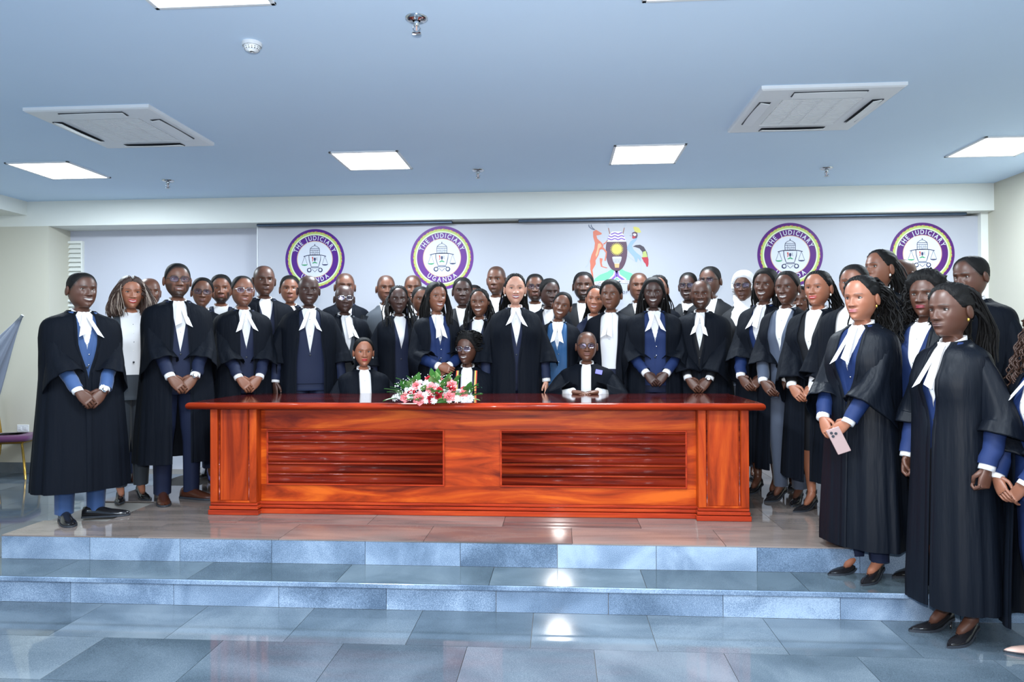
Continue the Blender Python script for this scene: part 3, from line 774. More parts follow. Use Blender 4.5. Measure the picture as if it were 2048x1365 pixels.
piece('mound', [(450, 1090), (480, 1020), (560, 960), (680, 915), (770, 850), (825, 830), (880, 850), (960, 905), (1060, 940), (1120, 990), (1170, 1060), (1180, 1110), (1000, 1075), (825, 1120), (640, 1080)], 'mound', 0)
line('river_bank', [(825, 900), (800, 980), (740, 1040), (700, 1080)], 70, 'white', 1); line('river_bank', [(825, 900), (850, 980), (920, 1030), (960, 1060)], 70, 'white', 1)
line('river', [(825, 900), (805, 985), (750, 1040), (720, 1075)], 34, 'violet', 2); line('river', [(828, 900), (850, 985), (910, 1030), (945, 1055)], 34, 'violet', 2)
for s_ in (-1, 1):
    line('spear_shaft', [(825+s_*128, 205), (825+s_*95, 340)], 16, 'shaft', 0)
    piece('spear_head', [(825+s_*172, 78), (825+s_*160, 170), (825+s_*128, 212), (825+s_*112, 200), (825+s_*115, 165), (825+s_*150, 100)], 'steel', 1)
th = np.linspace(-1, 1, 21)
def egg(z): return 172*math.sqrt(max(0, 1-((z-580)/330)**2)) if z > 580 else 172*math.sqrt(max(0, 1-((z-580)/335)**2))**0.9
shp = [(825-egg(z), z) for z in np.linspace(262, 908, 22)]+[(825+egg(z), z) for z in np.linspace(902, 268, 21)]
piece('shield', shp, 'shield', 2)
top = [(825-egg(z)*0.99, z) for z in np.linspace(264, 432, 9)]+[(825+egg(z)*0.99, z) for z in np.linspace(432, 268, 9)]
piece('shield_chief', top, 'white', 3)
for z0 in (300, 345, 390):
    w = egg(z0+8)*0.95 if z0 > 310 else egg(z0)*0.9
    xs_ = np.linspace(825-w, 825+w, 25)
    line('wave', [(x, z0+9*math.sin((x-825)/17.0)) for x in xs_], 20, 'violet', 4)
sp_ = []
for k in range(48):
    a = k*math.pi/24; rr_ = 112 if k % 2 == 0 else 66
    sp_.append((830+rr_*math.cos(a), 552+rr_*math.sin(a)))
piece('sun_rays', sp_, 'sun', 4); piece('sun_disc', [(830+55*math.cos(a), 552+55*math.sin(a)) for a in np.linspace(0, 6.28, 24, endpoint=False)], 'sun', 5)
piece('drum_foot', [(790, 780), (872, 780), (862, 850), (800, 850)], 'ochre', 4)
piece('drum_body', [(755, 680), (775, 672), (890, 672), (908, 680), (895, 740), (872, 785), (790, 785), (768, 740)], 'drum', 5)
for k in range(6): line('drum_cord', [(775+k*23, 702), (790+k*16, 775)], 5, 'ink', 6)
# antelope on the left
piece('antelope_tail', [(410, 670), (385, 700), (365, 790), (330, 820), (322, 850), (350, 830), (378, 800), (400, 720)], 'steel', 1)
piece('antelope_hind_leg', [(408, 800), (405, 870), (425, 960), (445, 1080), (462, 1080), (450, 950), (440, 880), (480, 810)], 'rust', 1)
piece('antelope_hind_leg', [(555, 690), (560, 760), (575, 830), (665, 858), (685, 850), (600, 822), (590, 770), (605, 700)], 'rust', 1)
piece('antelope_fore_leg', [(560, 530), (620, 560), (655, 610), (640, 690), (632, 735), (652, 738), (668, 650), (672, 590), (620, 520)], 'rust', 3)
piece('antelope_fore_leg', [(600, 470), (640, 470), (690, 405), (680, 402), (640, 445)], 'rust', 3)
piece('antelope_body', [(452, 262), (500, 235), (545, 262), (592, 290), (585, 312), (530, 322), (505, 325), (520, 380), (585, 440), (620, 490), (600, 545), (560, 560), (540, 640), (490, 730), (492, 790), (455, 850), (412, 830), (400, 740), (425, 640), (470, 540), (482, 450), (455, 350)], 'rust', 2)
piece('antelope_flank', [(530, 460), (570, 455), (590, 500), (545, 540), (530, 620), (500, 680), (490, 640), (515, 560)], 'tan', 3)
for dx in (0, 38):
    line('antelope_horn', [(470+dx*0.4, 235), (425+dx*0.8, 215), (388+dx, 180), (385+dx, 150)], 13, 'ink', 3)
# crane on the right
piece('crane_crest', [(1118, 275), (1090, 200), (1130, 195), (1185, 215), (1220, 285), (1190, 292), (1150, 290)], 'crest', 1)
piece('crane_wing', [(1085, 515), (1130, 490), (1200, 485), (1260, 520), (1310, 610), (1330, 720), (1332, 800), (1318, 840), (1300, 838), (1290, 790), (1262, 740), (1245, 690), (1235, 600), (1190, 545), (1120, 520)], 'black', 1)
piece('wing_olive', [(1245, 600), (1290, 585), (1318, 680), (1300, 692), (1235, 690)], 'olive', 2)
piece('wing_red', [(1222, 690), (1320, 684), (1332, 720), (1332, 800), (1318, 842), (1300, 835), (1285, 790), (1260, 765), (1240, 720)], 'red', 3)
piece('crane_body', [(1150, 370), (1148, 400), (1105, 450), (1070, 500), (1095, 560), (1140, 610), (1215, 670), (1215, 760), (1190, 730), (1165, 690), (1150, 760), (1130, 760), (1100, 680), (1030, 600), (990, 545), (1005, 500), (1050, 430), (1110, 385)], 'sky', 2)
piece('crane_head', [(1070, 305), (1085, 285), (1120, 275), (1155, 290), (1162, 340), (1148, 380), (1110, 385), (1080, 350)], 'shield', 3)
piece('crane_cheek', [(1085, 312), (1115, 302), (1140, 315), (1138, 338), (1105, 345)], 'white', 4)
piece('crane_wattle', [(1075, 350), (1120, 345), (1130, 375), (1090, 388), (1076, 375)], 'red', 4)
piece('crane_beak', [(1075, 315), (1030, 332), (1040, 340), (1080, 338)], 'steel', 4)
line('crane_leg', [(1210, 750), (1218, 800), (1205, 920), (1200, 1010)], 9, 'steel', 1); line('crane_leg', [(1150, 770), (1080, 720), (1000, 660)], 9, 'steel', 1)
# motto scroll and the word below
scr = [(430+k*40, 1090+25*math.sin((k-10)/10*2.2)*(-1)) for k in range(21)]
scp = [(x, 1075-34*math.cos((x-825)/260.0)+30) for x in np.linspace(440, 1210, 24)]
line('motto_scroll', scp, 50, 'white', 6)
def word_line(txt, x0, dx, zf, size, c, name):
    for k, ch in enumerate(txt):
        if ch == ' ': continue
        x = x0+k*dx; q = K([(x, zf(x))])[0]
        letter(ch, size/8.03*cs, q[0], q[1], 0, -0.0095, 0.0002).build(name, C[c], arms, False)
word_line('FOR GOD AND MY COUNTRY', 500, 31, lambda x: 1075-34*math.cos((x-825)/260.0)+45, 44, 'ink', 'motto_letter')
word_line('OF', 938, 46, lambda x: 1268, 62, 'ink', 'letter')

# ------------------------------------------------------------------ flowers on the table
FC = at_z(860, 809, ZT1)
fl = empty('flower_arrangement', (float(FC[0]), float(FC[1])+0.19, ZT1)); tag(fl, 'low table arrangement of pink roses, red roses and white blooms with green leaves', 'flowers')
def petal(L, W, cup, curl, n=5):
    P = []
    for i in range(n+1):
        u = i/n; w = W*math.sin(math.pi*min(1, u*0.9+0.12))**0.8
        for v in (-1, -0.33, 0.33, 1):
            P.append((v*w/2, cup*(1-v*v)*W*0.5+curl*u*u*L, u*L))
    return np.array(P).reshape(n+1, 4, 3)
def flower_mesh(kind):
    rnd = random.Random(3); mb = MB()
    if kind == 'rose':
        for lay, (np_, L, W, tilt, r0) in enumerate(((3, 0.030, 0.022, 0.05, 0.003), (4, 0.031, 0.028, 0.25, 0.006), (5, 0.032, 0.034, 0.55, 0.009), (6, 0.033, 0.038, 0.95, 0.010))):
            for k in range(np_):
                P = petal(L, W, -0.35, 0.12*(lay-1), 5).reshape(-1, 3)
                c, s_ = math.cos(tilt), math.sin(tilt)
                P = np.stack([P[:, 0], P[:, 1]*c+P[:, 2]*s_, -P[:, 1]*s_+P[:, 2]*c], 1); P[:, 1] += r0
                a = k*2*math.pi/np_+lay*0.7; c, s_ = math.cos(a), math.sin(a)
                P = np.stack([P[:, 0]*c-P[:, 1]*s_, P[:, 0]*s_+P[:, 1]*c, P[:, 2]-0.004*lay], 1)
                mb.grid(P.reshape(6, 4, 3), False)
    else:
        for lay, (np_, L, tilt) in enumerate(((8, 0.020, 0.3), (10, 0.028, 0.75), (11, 0.032, 1.15), (10, 0.032, 1.5))):
            for k in range(np_):
                P = petal(L, 0.011, 0.3, 0.15, 4).reshape(-1, 3); t_ = tilt+rnd.uniform(-.15, .15)
                c, s_ = math.cos(t_), math.sin(t_)
                P = np.stack([P[:, 0], P[:, 1]*c+P[:, 2]*s_, -P[:, 1]*s_+P[:, 2]*c], 1)
                a = k*2*math.pi/np_+lay*0.5+rnd.uniform(-.1, .1); c, s_ = math.cos(a), math.sin(a)
                P = np.stack([P[:, 0]*c-P[:, 1]*s_, P[:, 0]*s_+P[:, 1]*c, P[:, 2]], 1)
                mb.grid(P.reshape(5, 4, 3), False)
    return mesh_from(kind, np.concatenate(mb.V), mb.F)
def leaf_mesh(L=0.11, W=0.045):
    P = []
    for i in range(7):
        u = i/6; w = W*math.sin(math.pi*u**0.8)**0.9
        for v in (-1, 0, 1): P.append((v*w/2, u*L, -0.008*abs(v)*0+0.006*abs(v)-0.25*L*u*u))
    return mesh_from('leaf', np.array(P), grid_faces(7, 3, False).tolist())
F_PINK = mat('pink_petal', (0.80, 0.19, 0.22), 0.6, var=(30, (0.84, 0.30, 0.30))); F_RED = mat('red_petal', (0.36, 0.008, 0.02), 0.5)
F_WHITE = mat('white_petal', (0.82, 0.84, 0.84), 0.6); F_LEAF = mat('green_leaf', (0.045, 0.19, 0.035), 0.4, var=(12, (0.11, 0.30, 0.07))); F_PALE = mat('pale_green_leaf', (0.20, 0.38, 0.12), 0.45)
rose, rose_r, mum = flower_mesh('rose'), flower_mesh('rose'), flower_mesh('mum')
rose.materials.append(F_PINK); rose_r.materials.append(F_RED); mum.materials.append(F_WHITE)
leaf, leafp = leaf_mesh(), leaf_mesh(0.09, 0.05); leaf.materials.append(F_LEAF); leafp.materials.append(F_PALE)
rnd = random.Random(11)
AW, AD, AH = 0.285, 0.155, 0.155
def dome(px, py):
    """point of the dome seen at a photo pixel"""
    x = (px-860)/89.0; z = (809-py)/56.0
    x = max(-0.98, min(0.98, x)); z = max(0.03, min(0.97, z))
    lim = math.sqrt(max(0.02, 1-(abs(x)**1.5))); z = min(z, lim)
    y = -math.sqrt(max(0, 1-x*x*0.97-z*z*0.97))
    return np.array([x*AW, y*AD, 0.015+z*AH]), norm([x/AW*0.5, y/AD*0.5 if y else -0.1, z/AH*0.6])
def place(name, me, px, py, s_, roll=0.0, out=0.0, facing=0.5):
    P, n_ = dome(px, py); n_ = norm(n_+np.array([0, -facing, 0]))
    o = new_obj(name, me, None, fl); o.location = Vector(P+n_*out)
    o.rotation_euler = Vector(n_).to_track_quat('Z', 'Y').to_euler(); o.scale = (s_, s_, s_)
    return o
for px, py, s_ in ((826, 772, 1.0), (860, 778, 1.2), (901, 770, 1.05), (803, 800, 1.05), (836, 801, 1.4), (898, 797, 1.2), (925, 791, 1.0)): place('pink_rose', rose, px, py, s_*.92, 0, 0.006, 0.9)
for px, py, s_ in ((850, 757, 0.85), (876, 761, 0.8), (899, 779, 0.85), (817, 789, 0.7), (877, 784, 0.8), (873, 795, 0.95), (858, 803, 0.8), (926, 781, 0.6)): place('red_rose', rose_r, px, py, s_, 0, 0.0, 0.9)
for px, py, s_ in ((777, 803, 1.1), (790, 796, 1.2), (815, 799, 1.1), (848, 794, 1.1), (850, 806, 1.0), (866, 806, 1.1), (848, 768, 1.3), (874, 768, 1.25), (891, 786, 1.15), (864, 782, 0.8), (836, 777, 0.9), (816, 781, 0.9), (913, 803, 1.2), (926, 804, 1.1), (939, 803, 1.2), (916, 787, 0.9), (886, 761, 0.9), (893, 763, 0.9), (898, 806, 0.9), (833, 764, 0.8), (934, 786, 0.8), (806, 782, 0.9)):
    place('white_bloom', mum, px, py, s_*.80, 0, 0.004, 0.7)
for k in range(60):
    px = rnd.uniform(775, 945); py = rnd.uniform(752, 806)
    P, n_ = dome(px, py); o = new_obj('leaf', leaf if k % 3 else leafp, None, fl)
    d = norm(n_+np.array([rnd.uniform(-.7, .7), rnd.uniform(-.5, .3), rnd.uniform(-.2, .5)])); o.location = Vector(P-n_*0.018)
    o.rotation_euler = Vector(d).to_track_quat('Y', 'Z').to_euler(); s_ = rnd.uniform(0.7, 1.1); o.scale = (s_, s_, s_)
for px, py in ((780, 786), (801, 778), (942, 795), (934, 778), (868, 752), (858, 750), (905, 764), (794, 787)):
    P, n_ = dome(px, py); o = new_obj('leaf', leaf, None, fl); o.location = Vector(P-n_*0.02)
    o.rotation_euler = Vector(norm(n_+np.array([(px-860)/150, -0.2, 0.15]))).to_track_quat('Y', 'Z').to_euler()
gy = MB()
for k in range(150):
    px = rnd.choice((rnd.uniform(785, 830), rnd.uniform(845, 905), rnd.uniform(780, 940))); py = rnd.uniform(752, 800)
    P, n_ = dome(px, py); P = P+n_*rnd.uniform(0.015, 0.05)
    gy.grid(ellipsoid(P, (0.0035,)*3, 6, 4), True)
o = gy.build('baby_breath', F_WHITE, fl); o['kind'] = 'stuff'
MB().grid(lathe([(0.10, 0.0), (0.13, 0.02), (0.12, 0.05), (0.05, 0.07)], 20), True, cap0=True, cap1=True).build('base_tray', F_LEAF, fl)

# ------------------------------------------------------------------ people
CHIN = 1.529
HT = np.array([  # zf, zb, yf, yb, w  (z from the chin)
 (.2360, .2360, -.001, .013, .001), (.2345, .2345, -.020, .034, .018), (.2290, .2290, -.040, .056, .035), (.2190, .2190, -.058, .075, .050),
 (.2040, .2040, -.074, .090, .0618), (.1850, .1850, -.085, .100, .0700), (.1650, .1650, -.0915, .104, .0752), (.1450, .1450, -.094, .1035, .0775),
 (.1250, .1250, -.0925, .1005, .0778), (.1050, .1050, -.0905, .095, .0770), (.0850, .0860, -.0895, .088, .0752), (.0650, .0670, -.089, .080, .0715),
 (.0450, .0480, -.0885, .072, .0645), (.0280, .0320, -.0875, .066, .0550), (.0120, .0180, -.0850, .062, .0425), (.0010, .0060, -.0760, .060, .0350),
 (-.003, -.006, -.0600, .059, .0360), (-.004, -.020, -.0400, .059, .0400), (-.024, -.038, -.0310, .060, .0455), (-.060, -.066, -.0330, .063, .0500),
 (-.088, -.086, -.0420, .072, .0660), (-.105, -.100, -.0550, .085, .100), (-.125, -.118, -.0750, .100, .150), (-.155, -.150, -.0950, .110, .183),
 (-.210, -.210, -.1120, .115, .192), (-.290, -.290, -.1200, .113, .185), (-.400, -.400, -.1120, .103, .165), (-.520, -.520, -.1080, .103, .165),
 (-.620, -.620, -.1080, .113, .172), (-.690, -.690, -.100, .108, .165)])
TONES = dict(d=(.085, .035, .022), dd=(.054, .025, .019), m=(.130, .053, .031), b=(.20, .080, .047), w=(.30, .118, .068), l=(.46, .235, .165))
HAIRLINE = np.array([(0, .197), (25, .192), (42, .174), (55, .152), (68, .128), (80, .108), (92, .112), (110, .092), (132, .058), (180, .045)])
def hairline(th): return crv(HAIRLINE[:, 0], HAIRLINE[:, 1], np.abs(np.degrees(th)))

def head_grid(p, fine):
    st = 0.0026 if fine else 0.0034; nc = 64 if fine else 50
    zs = HT[:, 0]; idx = list(np.linspace(0, 5, 11)[:-1])
    def seg(a, b, n): return list(np.linspace(a, b, n, endpoint=False))
    idx += seg(5, 8, int(.06/st*0.75)); idx += seg(8, 15, int(.124/st)); idx += seg(15, 20, 9); idx += list(np.linspace(20, 29, 12))
    idx = np.array(idx)
    T = crv(np.arange(len(HT)), HT, idx)
    u = np.linspace(-math.pi, math.pi, nc, endpoint=False); th = u-0.66*np.sin(u)
    c, s = np.cos(th), np.sin(th); ex = 0.93
    cc = np.sign(c)*np.abs(c)**ex; ss = np.sign(s)*np.abs(s)**ex
    zf, zb, yf, yb, w = [T[:, k][:, None] for k in range(5)]
    Z = zb+(zf-zb)*(1+c)/2
    jaw = 1+(p['jaw']-1)*sstep(.12, .02, Z)*sstep(-.03, 0.0, Z)
    X = w*ss*jaw*np.where(Z > -.02, p['fw'], 1.0)
    Y = np.where(c > 0, yf*cc, -yb*cc)
    f = np.where(c > 0, np.clip(c, 0, 1)**0.5, 0)*(Z > -.01)*sstep(-.004, .006, Z+0*c)
    ax = np.abs(X); g = lambda a, b, sa, sb: np.exp(-(a/sa)**2-(b/sb)**2)
    sm = p['smile']; op = p['open']
    nw = p['nose']
    dy = 0.0095*g(ax-.031, Z-.120, .016, .012)-0.0042*g(ax-.028, Z-.1395, .024, .007)-0.002*g(X, Z-.135, .012, .01)
    sg = .0078+.0065*nw*sstep(.118, .082, Z)
    nm = sstep(.069, .079, Z)*(1-sstep(.112, .140, Z))
    dy -= (0.006+0.0155*sstep(.130, .083, Z))*np.exp(-(X/sg)**2)*nm
    dy -= 0.0105*g(ax-.0150*nw, Z-.081, .0075, .0065)
    dy -= (0.0035+0.005*sm)*g(ax-.046, Z-.090, .019, .017)
    dy -= 0.005*g(X, Z-.054, .030, .022)
    hw = .0235+.0065*sm
    zc = .0525+.0095*sm*(ax/.028)**2-.002*sm
    lipm = np.exp(-(ax/hw)**6); ho = op*.0048*np.clip(1-(ax/(hw*1.02))**2, 0, 1)
    dy -= .0058*lipm*np.exp(-((Z-(zc+ho+.0042))/.0048)**2)+.0068*lipm*np.exp(-((Z-(zc-ho-.0048))/.0052)**2)
    dy += .0045*lipm*np.exp(-((Z-zc)/(.0022+ho))**2)
    dy -= 0.006*g(X, Z-.013, .018, .012); dy += 0.003*g(X, Z-.033, .015, .006)
    dy += .003*sm*g(ax-.036, Z-.060, .006, .018)
    Y = Y+dy*f
    # colours
    tone = np.array(p['tone']); colr = np.tile(tone, Z.shape+(1,))
    def mix(m, cnew):
        nonlocal colr
        m = (m*1.0)[..., None]; colr = colr*(1-m)+np.asarray(cnew)*m
    rs = np.random.RandomState(p['seed'])
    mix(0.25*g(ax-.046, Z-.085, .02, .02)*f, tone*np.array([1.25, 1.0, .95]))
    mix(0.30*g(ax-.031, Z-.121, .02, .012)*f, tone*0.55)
    mix(0.85*g(ax-.0085*nw, Z-.0745, .0045, .0028)*f, tone*0.15)
    hm = sstep(-.006, .010, Z-hairline(th)[None, :]-p['recede']*np.exp(-(th/0.9)**2)[None, :])*(Z > .03)
    if p['scalp'] > 0: mix(p['scalp']*hm, (.010, .008, .007))
    bz = .1385+.0055*np.clip(1-((ax-.034)/.022)**2, -1, 1)
    bm_ = np.exp(-((Z-bz)/(.0034 if p['sex'] == 'm' else .0024))**4)*sstep(.009, .014, ax)*(1-sstep(.048, .056, ax))*f
    mix(0.85*bm_, (.010, .008, .007))
    if p['beard'] > 0:
        B = np.maximum(sstep(.046, .030, Z), sstep(.036, .052, ax)*sstep(.098, .078, Z))
        B = np.maximum(B, np.exp(-((Z-zc-ho-.0145)/.0042)**4)*np.exp(-(ax/.030)**6))
        B = np.maximum(B, np.exp(-((ax-.032)/.006)**2)*sstep(.066, .055, Z))
        B = B*sstep(-.012, -.002, Z)*(np.abs(th) < 1.55)
        mix(p['beard']*B, (.010, .008, .007))
    lip = np.array(p['lip'])
    lm = lipm*sstep(-.0105, -.0082, (Z-zc)+ho)*(1-sstep(.0075, .0100, (Z-zc)-ho))*f*np.clip(1-(ax/(hw*1.12))**6, 0, 1)
    mix(lm, lip)
    if op > 0.05:
        tm = sstep(.0012, -.0005, np.abs(Z-zc)-ho)*(ho > .0012)*f
        mix(tm, (.52, .50, .48))
    else:
        mix(0.8*np.exp(-((Z-zc)/.0016)**2)*(ax < hw*1.05)*f, lip*0.25)
    V = np.stack([X, Y, Z+CHIN], -1)
    return V, colr, th, idx, zc

def pose_head(V, p):
    V = np.array(V, float); sh = V.shape; V = V.reshape(-1, 3)
    piv = np.array([0, .012, 1.505]); w = sstep(1.465, 1.535, V[:, 2])
    Q = (V-piv)*(1+(p['hs']-1)*w)[:, None]
    for ang, (i, j) in ((p['hr']*w, (0, 2)), (p['hp']*w, (1, 2)), (p['hy']*w, (0, 1))):
        a = np.radians(ang); c, s = np.cos(a), np.sin(a)
        x, y = Q[:, i].copy(), Q[:, j].copy(); Q[:, i] = x*c-y*s; Q[:, j] = x*s+y*c
    return (Q+piv).reshape(sh)

def bez(p0, p1, p2, p3, n):
    t = np.linspace(0, 1, n)[:, None]
    return (1-t)**3*p0+3*(1-t)**2*t*p1+3*(1-t)*t*t*p2+t**3*p3

def add_hand(mb, o, d, n, side, curl, col, fist=0.0, s=1.0):
    """side +1: the person's left hand.  o wrist, d along the fingers, n palm normal"""
    d = norm(d); n = norm(np.asarray(n)-(np.asarray(n) @ d)*d); t = np.cross(d, n)*(-side if True else 1)
    t = np.cross(d, n) if side < 0 else np.cross(n, d)
    L = lambda a, b, c: o+s*(a*d+b*t+c*n)
    ang = np.linspace(0, 2*math.pi, 12, endpoint=False)
    G = []
    for a, w, h in ((-.012, .024, .020), (.0, .026, .019), (.022, .033, .019), (.05, .0395, .0165), (.08, .0405, .0135), (.098, .037, .0095)):
        G.append([L(a, w*np.sign(math.cos(q))*abs(math.cos(q))**.8, h*math.sin(q)) for q in ang])
    mb.grid(np.array(G), True, col, True, True)
    for k, (b, ln, r) in enumerate(((.029, .072, .0090), (.0098, .080, .0093), (-.0098, .074, .0088), (-.0285, .058, .0077))):
        c = curl*(1+0.12*k)
        pts = [(.080, b, 0.0)]; a_ = 0.0; pos = np.array([.094, 0.0]); 
        pts.append((pos[0], b, pos[1]))
        for j, (fr, w) in enumerate(((.44, .8), (.31, 1.1), (.25, .8))):
            a_ += c*w
            for q in (0.5, 1.0):
                pos = pos+np.array([math.cos(a_), math.sin(a_)])*ln*fr*0.5
                pts.append((pos[0], b*(1+0.10*(1-curl)*(j+1)/3), pos[1]))
        P = np.array([L(*q) for q in pts])
        rr = np.array([1.0, 1.0, .98, 1.02, .95, .98, .88, .55])[:len(P)]*r*s
        mb.grid(tube_grid(P, rr, 7, n), True, col, True, True)
    pts = [(.012, .020, .004), (.030, .036, .008), (.052, .048, .014+.008*curl), (.072, .050-.012*curl, .020+.012*curl), (.088, .046-.02*curl, .022+.018*curl)]
    mb.grid(tube_grid(np.array([L(*q) for q in pts]), np.array([.014, .0135, .0108, .0100, .006])*s, 8, n), True, col, True, True)

def ik(S, Wr, a=.285, b=.25, pole=(0, 0, 0)):
    S, Wr = np.array(S, float), np.array(Wr, float); v = Wr-S; D = np.linalg.norm(v)
    if D > (a+b)*.995: Wr = S+v*(a+b)*.995/D; v = Wr-S; D = np.linalg.norm(v)
    x = (a*a-b*b+D*D)/(2*D); h = math.sqrt(max(0, a*a-x*x)); u = v/D
    q = np.array(pole, float); q = norm(q-(q @ u)*u)
    return S+u*x+q*h, Wr
def limb(S, E, Wr, n=14, k=0.22):
    """smoothed shoulder-elbow-wrist line"""
    A = E+(S-E)*k; B = E+(Wr-E)*k
    P = [S+(A-S)*t for t in np.linspace(0, 1, n//3+1)[:-1]]
    for t in np.linspace(0, 1, n//3+1): P.append((1-t)**2*A+2*(1-t)*t*E+t*t*B)
    P += [B+(Wr-B)*t for t in np.linspace(0, 1, n//3+1)[1:]]
    return np.array(P)

TORSO = np.array([(1.505, .060, -.050, .070), (1.475, .085, -.060, .085), (1.447, .130, -.075, .100), (1.42, .168, -.090, .110), (1.38, .190, -.105, .116), (1.30, .193, -.122, .117),
                  (1.20, .181, -.122, .111), (1.10, .171, -.116, .107), (1.00, .172, -.114, .112), (.92, .180, -.114, .120), (.84, .182, -.110, .120), (.70, .190, -.115, .125)])
GOWN = np.array([(1.520, .066, -.048, .078), (1.492, .094, -.070, .098), (1.468, .145, -.088, .115), (1.443, .182, -.103, .126), (1.405, .206, -.120, .136), (1.34, .216, -.137, .145),
                 (1.22, .216, -.148, .150), (1.08, .216, -.154, .154), (.92, .222, -.160, .160), (.60, .240, -.172, .174), (.27, .258, -.185, .190)])
def shell(tab, off, zs, nt, gap=None, bw=1.0, bust=0.0, folds=None, ex=0.86, roll=0.008, dip=0.0):
    T = crv(-tab[:, 0], tab[:, 1:], -zs); G = np.zeros((len(zs), nt, 3))
    for i, z in enumerate(zs):
        w, yf, yb = T[i, 0]*bw+off, T[i, 1]*(0.5+0.5*bw)-off, T[i, 2]*(0.5+0.5*bw)+off
        yf -= bust*math.exp(-((z-1.285)/.07)**2)
        if gap is None: th = np.linspace(0, 2*math.pi, nt, endpoint=False)
        else:
            q = min(.98, max(0.0, gap(z))/w); t0 = math.asin(q**(1/ex)) if q > 0 else 0.0
            th = t0+(2*math.pi-2*t0)*np.linspace(0, 1, nt)**1.0
        c, s = np.cos(th), np.sin(th); cc = np.sign(c)*np.abs(c)**ex; ss = np.sign(s)*np.abs(s)**ex
        k = 1.0
        if folds is not None: k = 1+folds(z, th)
        G[i, :, 0] = w*ss*k; G[i, :, 1] = np.where(c > 0, -yf*-cc, -yb*cc)*k; G[i, :, 2] = z-dip*(1+c)/2*sstep(1.43, 1.52, z)
        if gap is not None and roll and gap(z) > .004:
            G[i, 0] += (0, roll, 0); G[i, -1] += (0, roll, 0)
    return G

def shoe(parent, x, y, yaw, kind, mt, zoff=0.0, s=1.0, flip=1):
    """front of the foot towards -Y"""
    c, sn = math.cos(yaw), math.sin(yaw)
    def W(P):
        P = np.asarray(P)*s; return np.stack([x+P[..., 0]*c-P[..., 1]*sn, y+P[..., 0]*sn+P[..., 1]*c, P[..., 2]+zoff], -1)
    a = np.linspace(0, 2*math.pi, 16, endpoint=False)
    if kind == 'oxford':
        rows = [(.095, .020, .060), (.088, .032, .078), (.05, .036, .088), (.0, .038, .085), (-.05, .042, .070), (-.10, .047, .055), (-.15, .046, .046), (-.19, .036, .038), (-.215, .018, .030), (-.222, .004, .020)]
        lo = lambda yy: .012
    elif kind == 'pump':
        rows = [(.075, .012, .115), (.065, .026, .118), (.03, .029, .105), (-.02, .031, .072), (-.07, .037, .050), (-.11, .039, .042), (-.15, .030, .036), (-.185, .014, .026), (-.205, .002, .016)]
        lo = lambda yy: .010+.055*sstep(-.05, .06, yy)
    else:
        rows = [(.075, .020, .055), (.065, .030, .058), (.02, .033, .050), (-.04, .037, .044), (-.10, .039, .038), (-.15, .028, .032), (-.185, .012, .022), (-.200, .002, .014)]
        lo = lambda yy: .008
    G = []
    for yy, w, h in rows:
        z0 = lo(yy); q = np.stack([w*np.cos(a), np.full(16, yy), np.where(np.sin(a) > 0, z0+(h-z0)*np.sin(a)**.9 if False else z0+(h-z0)*np.abs(np.sin(a))**.9, z0)], 1)
        G.append(q)
    o = MB().grid(W(np.array(G)), True, None, True, True).build('shoe', mt, parent)
    # sole / heel
    S = []
    for yy, w, h in rows:
        z1 = lo(yy)+.003; z0 = max(0.0, lo(yy)-.010)
        S.append(np.array([(-w-.003, yy, z0), (w+.003, yy, z0), (w+.003, yy, z1), (-w-.003, yy, z1)]))
    MB().grid(W(np.array(S)), True, None, True, True).build('sole', M['dark'], o, False)
    if kind == 'oxford':
        MB().grid(W(np.array([[(-.03, .095, 0), (.03, .095, 0), (.034, .03, 0), (-.034, .03, 0)], [(-.03, .095, .014), (.03, .095, .014), (.034, .03, .014), (-.034, .03, .014)]])), True, None, True, True).build('heel', M['dark'], o, False)
        for k in range(3):
            yy = -.035-.018*k; zz = .066-.006*k
            MB().tube(W(np.array([(-.014, yy, zz), (0, yy-.002, zz+.006), (.014, yy, zz)])), .0022, 5).build('lace', M['dark'], o)
    if kind == 'pump':
        MB().tube(W(np.array([(0, .062, .075), (0, .060, .04), (0, .062, 0)])), np.array([.017, .009, .007])*s, 8).build('heel', mt, o)
    return o

